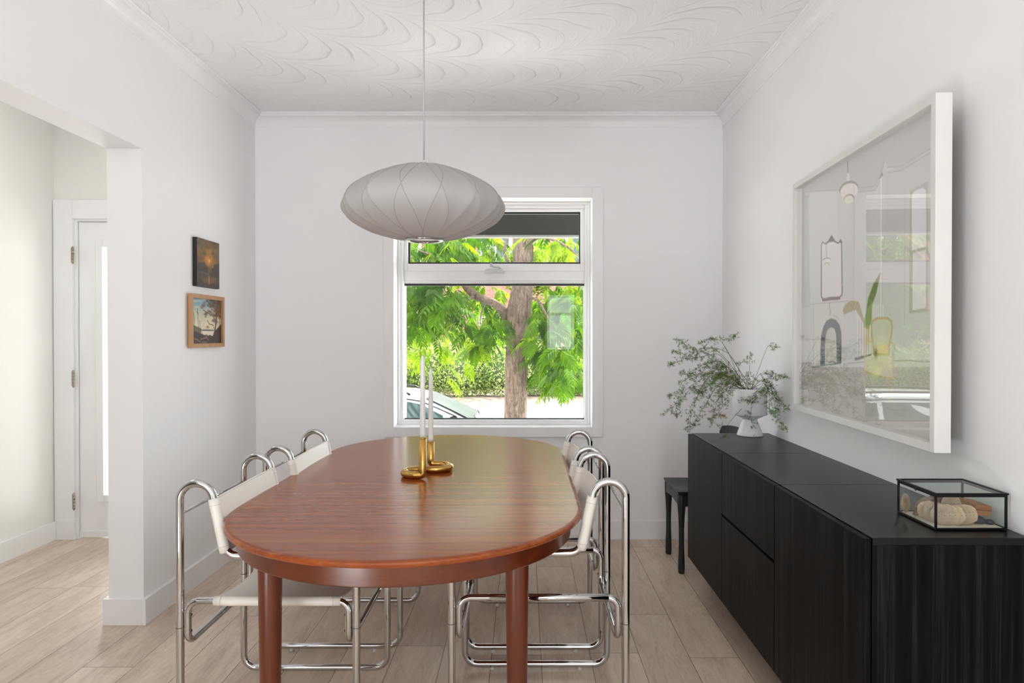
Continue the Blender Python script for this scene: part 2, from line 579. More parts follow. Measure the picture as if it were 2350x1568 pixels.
# baseboards
BH, BT = 0.119, 0.018
struct(MB().box(XL, XR, YB - BT, YB, 0, BH), 'baseboard_back', M['trim'], 'white baseboard under the window', 'baseboard', bevel=0.002)
struct(MB().box(XR - BT, XR, YR, YB - BT, 0, BH), 'baseboard_right', M['trim'], 'white baseboard along the right wall', 'baseboard', bevel=0.002)
mb = MB().box(XL, XL + BT, JY - BT, YB - BT, 0, BH).box(XL - WT - BT, XL, JY - BT, JY, 0, BH).box(XL - WT - BT, XL - WT, JY, YB, 0, BH)
struct(mb, 'baseboard_left', M['trim'], 'white baseboard wrapping the end of the left wall', 'baseboard', bevel=0.002)
struct(MB().box(XH, XH + BT, YR, YB, 0, BH), 'baseboard_hall', M['trim'], 'white baseboard along the hall wall', 'baseboard', bevel=0.002)


# cornice: cove with two beads, run along each wall
def cornice_profile():
    z0, z1, p = H - 0.083, H, 0.066
    pts = [(0, z0), (0.004, z0), (0.0055, z0 + 0.004)]
    for k in range(7):      # concave cove
        a = k / 6 * PI / 2
        pts.append((0.0055 + 0.045 * (1 - math.cos(a)), z0 + 0.006 + 0.052 * math.sin(a)))
    pts += [(0.0545, z0 + 0.058), (0.056, z0 + 0.064), (0.0545, z0 + 0.068), (0.058, z0 + 0.069), (0.063, z0 + 0.071), (p, z0 + 0.076), (0.063, z1), (0, z1)]
    return pts


CP = cornice_profile()


def cornice_run(name, mapf, label):
    mb = MB()
    n = len(CP)
    v = [mapf(d, z, 0) for d, z in CP] + [mapf(d, z, 1) for d, z in CP]
    mb.add(v, [(i, (i + 1) % n, n + (i + 1) % n, n + i) for i in range(n)])
    struct(mb, name, M['trim'], label, 'cornice')


cornice_run('trim_back', lambda d, z, e: (XL + d if e == 0 else XR - d, YB - d, z), 'white coved cornice above the window wall')
cornice_run('trim_left', lambda d, z, e: (XL + d, YR if e == 0 else YB - d, z), 'white coved cornice along the left wall')
cornice_run('trim_right', lambda d, z, e: (XR - d, YR if e == 0 else YB - d, z), 'white coved cornice along the right wall')

# ------------------------------------------------------------------ window 1
win = empty('window_1', (-0.2, YB, 0.66), 'white framed window with a narrow opening light over a large pane', 'window')
win['kind'] = 'structure'
cx0, cx1, cz0, cz1 = -0.895, 0.501, 0.655, 2.245
mb = MB().box(cx0, WX0, YB - 0.02, YB, cz0, cz1).box(WX1, cx1, YB - 0.02, YB, cz0, cz1).box(WX0, WX1, YB - 0.02, YB, WZ1, cz1).box(WX0, WX1, YB - 0.02, YB, cz0, WZ0)
mb.build('casing', M['trim'], win, 0.002)
YF = 4.56


def fx(u): return (u - U0) * YF / F
def fz(v): return CAMH - (v - V0) * YF / F


def ring(mb, x0, x1, z0, z1, w, y0, y1, wt=None, wb=None):
    wt, wb = wt or w, wb or w
    mb.box(x0, x0 + w, y0, y1, z0, z1).box(x1 - w, x1, y0, y1, z0, z1)
    mb.box(x0 + w, x1 - w, y0, y1, z1 - wt, z1).box(x0 + w, x1 - w, y0, y1, z0, z0 + wb)
    return mb


mb = MB()
ring(mb, WX0, WX1, WZ0, WZ1, 0.016, YB + 0.11, YF + 0.08)
ring(mb, WX0 + 0.012, WX1 - 0.012, WZ0 + 0.005, WZ1 - 0.012, 0.022, YB + 0.13, YF + 0.07)
tz0, tz1 = fz(645), fz(622)
mb.box(WX0, WX1, YF - 0.03, YF + 0.08, tz0, tz1)             # transom bar
mb.build('frame', M['vinyl'], win, 0.003)
# opening light
sx0, sx1, sz0, sz1 = fx(928), fx(1341), fz(624), fz(478)
sash = ring(MB(), sx0, sx1, sz0, sz1, 0.028, YF - 0.035, YF + 0.03, 0.028, 0.05)
sash = sash.build('sash', M['vinyl'], win, 0.004)
tag(sash, 'white sash of the narrow upper light')
gx0, gx1, gz0, gz1 = fx(937.5), fx(1333), fz(606.5), fz(488)
ring(MB(), gx0, gx1, gz0, gz1, 0.012, YF - 0.004, YF + 0.02).build('gasket', M['gasket'], sash)
MB().add([(gx0, YF + 0.01, gz0), (gx1, YF + 0.01, gz0), (gx1, YF + 0.01, gz1), (gx0, YF + 0.01, gz1)], [(0, 1, 2, 3)]).build('pane', M['glass'], sash, fix=False)
# lower fixed light
bx0, bx1, bz0, bz1 = fx(914), fx(1352), fz(972), fz(643)
fixed = ring(MB(), bx0, bx1, bz0, bz1, 0.021, YF - 0.014, YF + 0.03, 0.022, 0.017).build('fixed_frame', M['vinyl'], win, 0.004)
gx0, gx1, gz0, gz1 = fx(922.5), fx(1345), fz(965), fz(651.5)
ring(MB(), gx0, gx1, gz0, gz1, 0.014, YF - 0.008, YF + 0.02).build('gasket', M['gasket'], fixed)
MB().add([(gx0, YF + 0.01, gz0), (gx1, YF + 0.01, gz0), (gx1, YF + 0.01, gz1), (gx0, YF + 0.01, gz1)], [(0, 1, 2, 3)]).build('pane', M['glass'], fixed, fix=False)
# crank operator
YC = YF - 0.04
c0, c1 = px(1111, 627, YC), px(1158, 618, YC)
mb = MB().prism([(c0.x, c0.z), (c1.x, c0.z), (c1.x - 0.008, c1.z), (c0.x + 0.012, c1.z)], 'y', YC - 0.03, YC + 0.012)
crank = mb.build('crank_base', M['greyplastic'], win, 0.004)
mb = MB()
mb.tube(spline([px(1150, 618, YC - 0.02), px(1143, 613, YC - 0.03), px(1134, 613, YC - 0.035), px(1127, 609, YC - 0.04)], 5), 0.006, 10)
mb.tube([px(1127, 612, YC - 0.04), px(1127, 604, YC - 0.045)], 0.008, 10)
mb.build('crank_handle', M['greyplastic'], crank)
for u, v0, v1 in ((1350, 523, 567), (919, 555, 570)):
    a, b = px(u - 4, v1, YC), px(u + 4, v0, YC)
    l = MB().box(a.x, b.x, YC - 0.006, YC + 0.05, a.z, b.z).build('latch', M['vinyl'], win, 0.004)
    MB().box(a.x + 0.007, b.x - 0.003, YC - 0.022, YC - 0.006, a.z + (b.z - a.z) * 0.35, b.z - 0.01).build('latch_lever', M['greyplastic'], l, 0.003)

# ------------------------------------------------------------------ front door in the hall
door = empty('door_1', (-2.4, YB, 0), 'white front door with a tall glass light, seen past the left wall', 'door')
door['kind'] = 'structure'
mb = MB()
mb.box(XH + 0.005, DX0, YB - 0.02, YB, 0.119, 2.165).box(DX1, XL - WT - 0.004, YB - 0.02, YB, 0.119, 2.165).box(DX0, DX1, YB - 0.02, YB, DZ1, 2.165)
mb.box(XH + BT, DX0 + 0.003, YB - 0.026, YB, 0, 0.119).box(DX1, XL - WT - 0.02, YB - 0.026, YB, 0, 0.119)
mb.build('casing', M['trim'], door, 0.002)
mb = MB().box(DX0, DX0 + 0.018, YB, YB + 0.14, 0, DZ1).box(DX1 - 0.018, DX1, YB, YB + 0.14, 0, DZ1).box(DX0 + 0.018, DX1 - 0.018, YB, YB + 0.14, DZ1 - 0.015, DZ1)
mb.build('jamb', M['trim'], door)
lx0, lx1, lz0, lz1 = -2.855 + 0.16, -1.955 - 0.16, 0.278, 1.868
sy0, sy1 = YB + 0.012, YB + 0.057
mb = MB()
x0, x1, z0, z1 = DX0 + 0.022, DX1 - 0.022, 0.012, 2.027
mb.box(x0, lx0, sy0, sy1, z0, z1).box(lx1, x1, sy0, sy1, z0, z1).box(lx0, lx1, sy0, sy1, z0, lz0).box(lx0, lx1, sy0, sy1, lz1, z1)
slab = mb.build('door_leaf', M['trim'], door)
ring(MB(), lx0 - 0.045, lx1 + 0.045, lz0 - 0.045, lz1 + 0.045, 0.047, sy0 - 0.012, sy0 + 0.004).build('glazing_bead', M['trim'], slab, 0.005)
MB().box(lx0, lx1, sy0 + 0.02, sy0 + 0.026, lz0, lz1).build('pane', M['glass'], slab)
MB().box(x0, x1, sy0 - 0.012, sy0, 0.012, 0.05).build('door_sweep', M['trim'], slab, 0.002)
for v in (587, 869, 1150):
    zc = CAMH - (v - V0) * YB / F
    mb = MB()
    xk = DX0 + 0.006
    for k in range(5):
        mb.lathe([(0.0065, -0.05 + k * 0.02 + 0.0008), (0.0065, -0.05 + (k + 1) * 0.02 - 0.0008)], (xk, YB - 0.026, zc), 12)
    mb.lathe([(0.004, -0.056), (0.005, -0.053), (0.005, 0.053), (0.004, 0.056)], (xk, YB - 0.026, zc), 10)
    mb.box(xk - 0.014, xk, YB - 0.023, YB - 0.0195, zc - 0.048, zc + 0.048)
    mb.build('hinge', M['hinge'], door)
mb = MB().lathe([(0.026, 0), (0.026, 0.006)], (0, 0, 0), 20)
kb = MB()
for p in mb.v:
    pass
kb.tube([(-2.005, sy0 - 0.002, 1.0), (-2.005, sy0 - 0.05, 1.0)], 0.012, 14).tube([(-2.005, sy0 - 0.05, 1.0), (-2.11, sy0 - 0.05, 1.0)], 0.009, 12).tube([(-2.005, sy0, 1.0), (-2.005, sy0 - 0.008, 1.0)], 0.03, 20)
kb.build('door_handle', M['hinge'], slab)

# ------------------------------------------------------------------ dining table
TX, TY0, TY1, TR, TZ = -0.384, 2.297, 3.372, 0.577, 0.73
table = empty('dining_table', (TX, (TY0 + TY1) / 2, 0), 'long oval teak extending dining table with two leaves and tapered round legs', 'table')
EDGE = [(0.014, TZ), (0.006, TZ - 0.0012), (0.002, TZ - 0.004), (0, TZ - 0.009), (0.001, TZ - 0.014), (0.006, TZ - 0.019), (0.016, TZ - 0.022)]


def top_piece(pts, nrm):
    mb = MB()
    n = len(pts)
    verts, faces = [], []
    for d, z in EDGE:
        verts += [(p[0] - q[0] * d, p[1] - q[1] * d, z) for p, q in zip(pts, nrm)]
    for i in range(len(EDGE) - 1):
        for k in range(n):
            k2 = (k + 1) % n
            faces.append((i * n + k, i * n + k2, (i + 1) * n + k2, (i + 1) * n + k))
    mb.add(verts, faces)
    mb.f.append(list(range(n))); mb.m.append(0); mb.s.append(False)
    e = (len(EDGE) - 1) * n
    mb.f.append([e + k for k in range(n)][::-1]); mb.m.append(0); mb.s.append(False)
    return mb


GAP = 0.0007
for yc, sgn, seam in ((TY0, -1, TY0 - GAP), (TY1, 1, TY1 + GAP)):
    pts, nr = [], []
    for k in range(65):
        a = PI * k / 64
        c, s = math.cos(a), math.sin(a) * sgn
        pts.append((TX + TR * c, seam + TR * s)); nr.append((c, s))
    o = top_piece(pts, nr).build('tabletop_end', M['teak'], table)
ym = (TY0 + TY1) / 2
for a, b in ((TY0 + GAP, ym - GAP), (ym + GAP, TY1 - GAP)):
    pts = [(TX - TR, a), (TX + TR, a), (TX + TR, b), (TX - TR, b)]
    nr = [(-1, 0), (1, 0), (1, 0), (-1, 0)]
    top_piece(pts, nr).build('tabletop_leaf', M['teak'], table)


def stadium(r, z, n=48):
    out = []
    for k in range(n + 1):
        a = -PI + PI * k / n
        out.append((TX + r * math.cos(a), TY0 + r * math.sin(a), z))
    for k in range(n + 1):
        a = PI * k / n
        out.append((TX + r * math.cos(a), TY1 + r * math.sin(a), z))
    return out


mb = MB()
R1 = TR - 0.036
rings = [stadium(R1, TZ - 0.0225), stadium(R1 - 0.002, 0.652), stadium(R1 - 0.005, 0.649), stadium(R1 - 0.022, 0.649), stadium(R1 - 0.024, TZ - 0.0225)]
n = len(rings[0])
verts = sum(rings, [])
faces = [(i * n + k, i * n + (k + 1) % n, (i + 1) * n + (k + 1) % n, (i + 1) * n + k) for i in range(4) for k in range(n)]
mb.add(verts, faces, 0, True)
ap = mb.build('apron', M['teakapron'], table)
for f in ap.data.polygons:
    f.use_smooth = True
ap.data.set_sharp_from_angle(angle=math.radians(35))
for lx, ly in ((-0.363, 2.005), (0.363, 2.005), (-0.363, TY1 + TY0 - 2.005), (0.363, TY1 + TY0 - 2.005)):
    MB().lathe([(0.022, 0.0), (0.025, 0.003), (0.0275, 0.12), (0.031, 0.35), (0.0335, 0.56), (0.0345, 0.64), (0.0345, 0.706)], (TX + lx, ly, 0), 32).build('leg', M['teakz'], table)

# ------------------------------------------------------------------ tubular chairs
RX, FXX, HY = -0.2765, 0.2765, 0.243


def side_path(y):
    pts = [(RX, 0.0225), (RX, 0.785)]
    c = (RX + 0.053, 0.785)
    arc = []
    for k in range(1, 25):
        a = math.radians(180 - 168 * k / 24)
        arc.append((c[0] + 0.053 * math.cos(a), c[1] + 0.053 * math.sin(a)))
    e = arc[-1]
    L = (e[1] - 0.61) / 0.978
    pts3 = [(RX, 0.4)] + [(RX, 0.785)] + arc
    tail = [(e[0] + 0.208 * L, 0.61), (FXX, 0.61), (FXX, 0.0225), (RX, 0.0225)]
    allp = [Vector((x, y, z)) for x, z in pts3 + tail]
    rad = [0] * len(pts3) + [0.045, 0.045, 0.05, 0.05]
    return fillet(allp, rad, closed=True, seg=9), e, (e[0] + 0.208 * L, 0.61)


def make_chair(label, sag0, with_seat):
    root = empty('tubular_dining_chair', (0, 0, 0), label, 'chair', group='chrome tube chairs around the dining table')
    for y in (-HY, HY):
        path, e, b = side_path(y)
        fr = MB().tube(path, 0.0125, 16, closed=True).build('side_frame', M['chrome'], root)
        for x in (RX, FXX):
            mb = MB().lathe([(0.0126, -0.0012), (0.01285, -0.0006), (0.01285, 0.0006), (0.0126, 0.0012)], (x, y, 0.386), 20, cap=False)
            mb.build('joint_ring', M['steel'], fr)
        for x in (-0.17, 0.17):
            MB().lathe([(0.008, 0.0), (0.009, 0.002), (0.009, 0.008), (0.006, 0.0125)], (x, y, 0), 14).build('glide', M['greyplastic'], fr)
    q = 0.0245
    xs, xe, zt, zb = RX + q, FXX - q, 0.468, 0.336
    loop = [(xs, -HY, zt), (xe, -HY, zt), (xe, -HY, zb), (xe, HY, zb), (xe, HY, zt), (xs, HY, zt), (xs, HY, zb), (xs, -HY, zb)]
    sf = MB().tube(fillet(loop, 0.036, True, 8), 0.011, 14, closed=True).build('seat_frame', M['chrome'], root)
    for y in (-HY, HY):
        MB().tube([(-0.222, y, zt), (-0.2215, y, zt), (0.1565, y, zt), (0.157, y, zt)], [0.011, 0.0124, 0.0124, 0.011], 16).build('rail_sleeve', M['chrome'], sf)
    for x, d in ((xs, 1), (xe, -1)):
        for y in (-HY, HY):
            for z in (0.375, 0.425):
                MB().tube([(x + d * 0.0095, y, z), (x + d * 0.0125, y, z)], 0.0042, 10).build('screw', M['steel'], sf)
    MB().tube([(RX, -HY, 0.741), (RX, HY, 0.741)], 0.005, 10).build('back_rod', M['chrome'], root)
    nx, ny = 8, 24
    if with_seat:
        # seat sling
        mb = MB()
        sx0, sx1 = -0.168, 0.228
        for y in (-HY, HY):
            mb.tube([(sx0 + (sx1 - sx0) * k / 8, y, zt) for k in range(9)], [0.0142, 0.0148] + [0.0145] * 5 + [0.0148, 0.0142], 16)
        for off in (0.0138, 0.0105):
            v = []
            for i in range(nx + 1):
                for j in range(ny + 1):
                    yy = -HY + 2 * HY * j / ny
                    v.append((sx0 + (sx1 - sx0) * i / nx, yy, zt + off - 0.030 * (1 - (yy / HY) ** 2)))
            f = [(i * (ny + 1) + j, i * (ny + 1) + j + 1, (i + 1) * (ny + 1) + j + 1, (i + 1) * (ny + 1) + j) for i in range(nx) for j in range(ny)]
            mb.add(v, f, 0, True)
        for k in range(2):   # hemmed edges of the sling
            x = (sx0, sx1)[k]
            mb.tube([(x, -HY + 2 * HY * j / 24, zt + 0.0122 - 0.030 * (1 - (-1 + j / 12) ** 2)) for j in range(25)], 0.0026, 8)
        seat = mb.build('seat', M['cream'], root, fix=False)
        for y in (-HY, HY):
            for x in (sx0 + 0.022, sx1 - 0.022):
                MB().tube([(x, y + 0.0149 * math.cos(t * PI / 8), zt + 0.0149 * math.sin(t * PI / 8)) for t in range(16)], 0.0006, 5, closed=True).build('seam', M['stitch'], seat)
    # back sling
    d = Vector((0.208, 0, -0.978))
    top = Vector((e[0], 0, e[1])) + d * 0.006
    Ls = 0.172
    mb = MB()
    for y in (-HY, HY):
        mb.tube([top + d * (Ls * k / 8) + Vector((0, y, 0)) for k in range(9)], [0.0158, 0.0165] + [0.0162] * 5 + [0.0165, 0.0158], 18)
    nv = Vector((-0.978, 0, -0.208))
    noff = -0.012 if with_seat else 0.008
    for off in (0.0, 0.0032):
        v = []
        for i in range(nx + 1):
            for j in range(ny + 1):
                yy = -HY + 2 * HY * j / ny
                sag = sag0 * (1 - abs(yy / HY) ** 2.2)
                v.append(top + d * (Ls * i / nx) + Vector((0, yy, 0)) + nv * (noff + sag + off))
        f = [(i * (ny + 1) + j, i * (ny + 1) + j + 1, (i + 1) * (ny + 1) + j + 1, (i + 1) * (ny + 1) + j) for i in range(nx) for j in range(ny)]
        mb.add(v, f, 0, True)
    for kk in (0.0, 1.0):
        mb.tube([top + d * (Ls * kk) + Vector((0, -HY + 2 * HY * j / 24, 0)) + nv * (noff + 0.0016 + sag0 * (1 - abs(-1 + j / 12) ** 2.2)) for j in range(25)], 0.0028, 8)
    back = mb.build('backrest', M['cream'], root, fix=False)
    pv = Vector((0.978, 0, 0.208))
    for y in (-HY, HY):
        for tt in (0.02, Ls - 0.02):
            c = top + d * tt + Vector((0, y, 0))
            MB().tube([c + pv * 0.0166 * math.cos(t * PI / 8) + Vector((0, 1, 0)) * 0.0166 * math.sin(t * PI / 8) for t in range(16)], 0.0006, 5, closed=True).build('seam', M['stitch'], back)
    return root


def copy_tree(o, parent=None):
    c = o.copy()
    COL.objects.link(c)
    if parent:
        c.parent = parent
    for ch in list(o.children):
        copy_tree(ch, c)
    return c


chair = make_chair('chrome tube chair with cream leather slings, front left of the table, nearest the hall', 0.008, True)
open_chair = make_chair('chrome tube chair with open seat frame and cream back, front right of the table', 0.036, False)
spots = [(-0.803, 2.382, 0, None),
         (-0.788, 3.053, 0, 'chrome tube chair with cream leather slings, far left of the table'),
         (0.046, 2.410, PI, 'chrome tube chair with open seat frame and cream back, front right of the table'),
         (0.040, 3.042, PI, 'chrome tube chair with open seat frame and cream back, far right of the table')]
for i, (x, y, a, lab) in enumerate(spots):
    o = (chair, None, open_chair, None)[i] or copy_tree(open_chair if a else chair)
    o.location = (x, y, 0)
    o.rotation_euler = (0, 0, a)
    if lab:
        o['label'] = lab

# ------------------------------------------------------------------ candle holder and candles
hold = empty('candle_holder', (-0.40, 2.833, TZ), 'polished brass double candle holder bent from one looping tube, on the table', 'candle holder')
zc, rt = TZ + 0.0155, 0.015
yF_, yM_, yB_ = 2.715, 2.833, 2.951
pts = []
pts += [Vector((-0.4035, yF_, 0.8955)), Vector((-0.4035, yF_, zc))]
arcL = [Vector((-0.427 + 0.059 * math.cos(a), 2.774 + 0.059 * math.sin(a), zc)) for a in [math.radians(-90 - 180 * k / 16) for k in range(17)]]
arcR = [Vector((-0.373 + 0.059 * math.cos(a), 2.892 + 0.059 * math.sin(a), zc)) for a in [math.radians(-90 + 180 * k / 16) for k in range(17)]]
path = fillet([pts[0], pts[1], Vector((-0.427, yF_, zc))], [0, 0.024, 0], seg=8)[:-1] + arcL + arcR + \
    fillet([Vector((-0.373, yB_, zc)), Vector((-0.4035, yB_, zc)), Vector((-0.4035, yB_, 0.8445))], [0, 0.024, 0], seg=8)[1:]
MB().tube(path, rt, 20).build('holder_tube', M['brass'], hold)
for y, z in ((yF_, 0.8955), (yB_, 0.8445)):
    MB().lathe([(0.0125, z + 0.0002), (0.015, z + 0.0006), (0.0153, z - 0.002), (0.015, z - 0.004)], (-0.4035, y, 0), 24, cap=False).build('cup_rim', M['brass'], hold)
for y, z0, z1, lab in ((yF_, 0.896, 1.222, 'taller white taper candle in the front brass cup, the left one'), (yB_, 0.845, 1.158, 'shorter white taper candle in the rear brass cup, the right one')):
    c = empty('taper_candle', (-0.4035, y, z0), lab, 'candle', group='taper candles in the brass holder')
    h = z1 - z0
    MB().lathe([(0.0115, z0), (0.0117, z0 + 0.01), (0.0108, z0 + h * 0.35), (0.0095, z0 + h * 0.7), (0.008, z0 + h * 0.93), (0.0055, z1 - 0.008), (0.002, z1)], (-0.4035, y, 0), 24).build('wax', M['wax'], c)
    MB().tube([(-0.4035, y, z1 - 0.002), (-0.4030, y, z1 + 0.008)], 0.0008, 6).build('wick', M['wick'], c)

# ------------------------------------------------------------------ pendant lamp
LX, LY, LZ, LR = -0.402, 2.75, 1.818, 0.325
lamp = empty('pendant_lamp', (LX, LY, LZ), 'white saucer shaped fabric pendant lamp with crossing wire ribs above the table', 'lamp')


def mat_shade():
    t = NT('white_lamp_fabric')
    d = t.n('ShaderNodeBsdfDiffuse'); d.inputs[0].default_value = (0.57, 0.56, 0.545, 1)
    tr = t.n('ShaderNodeBsdfTranslucent'); tr.inputs[0].default_value = (0.64, 0.62, 0.59, 1)
    mx = t.n('ShaderNodeMixShader'); mx.inputs[0].default_value = 0.22
    t.link(d.outputs[0], mx.inputs[1]); t.link(tr.outputs[0], mx.inputs[2])
    return t.done(mx.outputs[0])


M['shade'] = mat_shade()
M['rib'] = plain('grey_wire_rib', (0.42, 0.38, 0.35), 0.6)
prof = [Vector((r, 0, z)) for r, z in [(0.074, -0.130), (0.14, -0.121), (0.22, -0.097), (0.285, -0.062), (0.316, -0.030), (0.325, 0.004), (0.308, 0.042), (0.262, 0.082), (0.18, 0.124), (0.10, 0.153), (0.062, 0.160)]]
ps = spline(prof, 6)
NR = 14
PH0 = -PI / 2 - math.radians(6.5)       # a crossing just left of the centre
NP = len(ps)


def rib_phi(k, sgn, s):
    return PH0 + 2 * PI * k / NR + sgn * math.radians(13.5) * (s - 0.56) / 0.5


mb = MB()
NS = NR * 16
verts = []
for i, p in enumerate(ps):
    s = i / (NP - 1)
    tw = math.radians(13.5) * abs(s - 0.56) / 0.5
    for k in range(NS):
        phi = PH0 + 2 * PI * k / NS
        # distance to the nearest rib of either family
        step = 2 * PI / NR
        dmin = 9
        gaps = []
        for sg in (-1, 1):
            x = ((phi - PH0 - sg * math.radians(13.5) * (s - 0.56) / 0.5) / step) % 1.0
            dmin = min(dmin, min(x, 1 - x))
        flat = 1 - 0.028 * math.sin(min(dmin * 2, 1) * PI / 2)
        verts.append((LX + p.x * flat * math.cos(phi), LY + p.x * flat * math.sin(phi), LZ + p.z))
faces = [(i * NS + k, i * NS + (k + 1) % NS, (i + 1) * NS + (k + 1) % NS, (i + 1) * NS + k) for i in range(NP - 1) for k in range(NS)]
mb.add(verts, faces, 0, True)
mb.build('lamp_shade', M['shade'], lamp)
for sg in (-1, 1):
    for k in range(NR):
        pts = []
        for i, p in enumerate(ps):
            s = i / (NP - 1)
            phi = rib_phi(k, sg, s)
            rr = p.x + 0.0004
            pts.append((LX + rr * math.cos(phi), LY + rr * math.sin(phi), LZ + p.z))
        MB().tube(pts, 0.0011, 6).build('rib', M['rib'], lamp)
MB().lathe([(0.062, -0.131), (0.076, -0.1315), (0.078, -0.135), (0.074, -0.1385), (0.062, -0.1385), (0.058, -0.135), (0.062, -0.131)], (LX, LY, LZ), 48, cap=False).build('bottom_ring', M['chrome'], lamp)
MB().lathe([(0.0, -0.1295), (0.0595, -0.1295), (0.0595, -0.1315), (0.0, -0.1315)], (LX, LY, LZ), 40, cap=False).build('diffuser', M['wax'], lamp)
MB().lathe([(0.066, 0.158), (0.066, 0.163), (0.03, 0.168), (0.012, 0.185), (0.0, 0.186)], (LX, LY, LZ), 32, cap=False).build('top_cap', M['trim'], lamp)
MB().lathe([(0.0, -0.05), (0.022, -0.045), (0.034, -0.015), (0.034, 0.01), (0.022, 0.045), (0.014, 0.06), (0.014, 0.16)], (LX, LY, LZ), 24, cap=False).build('bulb', M['wax'], lamp)
MB().tube([(LX, LY, LZ + 0.18), (LX, LY, H - 0.02)], 0.0032, 8).build('cord', M['cord'], lamp)
MB().lathe([(0.06, H - 0.028), (0.062, H - 0.006), (0.062, H)], (LX, LY, 0), 32).build('ceiling_rose', M['trim'], lamp)

# ------------------------------------------------------------------ sideboard: three wall-hung units
SX, SZ0, SZ1 = 0.848, 0.157, 0.796
SB = 1.263
bounds = [3.54, 2.931, 2.314, 1.702]
labels = ['black wood grain wall-hung cabinet at the window end, under the potted fern',
          'black wood grain wall-hung cabinet with two stacked drawers, middle of the sideboard row',
          'black wood grain wall-hung cabinet with one door at the near end, under the glass box']
for i in range(3):
    y1, y0 = bounds[i], bounds[i + 1]
    cab = empty('sideboard_cabinet', (SX, (y0 + y1) / 2, SZ0), labels[i], 'cabinet', group='sideboard cabinets along the right wall')
    mb = MB()
    xa = SX + 0.021
    mb.box(xa, SB, y0 + 0.001, y0 + 0.019, SZ0, SZ1 - 0.018).box(xa, SB, y1 - 0.019, y1 - 0.001, SZ0, SZ1 - 0.018)
    mb.box(xa, SB, y0 + 0.019, y1 - 0.019, SZ0, SZ0 + 0.018).box(SB - 0.008, SB, y0 + 0.019, y1 - 0.019, SZ0 + 0.018, SZ1 - 0.018)
    mb.build('carcass', M['blackwood'], cab, 0.0008)
    MB().box(xa, SB, y0 + (0.0008 if i < 2 else -0.001), y1 - 0.0008, SZ1 - 0.018, SZ1).build('top_panel', M['blacktop'], cab, 0.001)
    if i == 1:
        MB().box(SX, SX + 0.018, y0 + 0.002, y1 - 0.002, 0.537, SZ1 - 0.003).build('drawer', M['blackwood'], cab, 0.001)
        MB().box(SX, SX + 0.018, y0 + 0.002, y1 - 0.002, SZ0, 0.526).build('drawer', M['blackwood'], cab, 0.001)
    else:
        MB().box(SX, SX + 0.018, y0 + 0.002, y1 - 0.002, SZ0, SZ1 - 0.003).build('door', M['blackwood'], cab, 0.001)


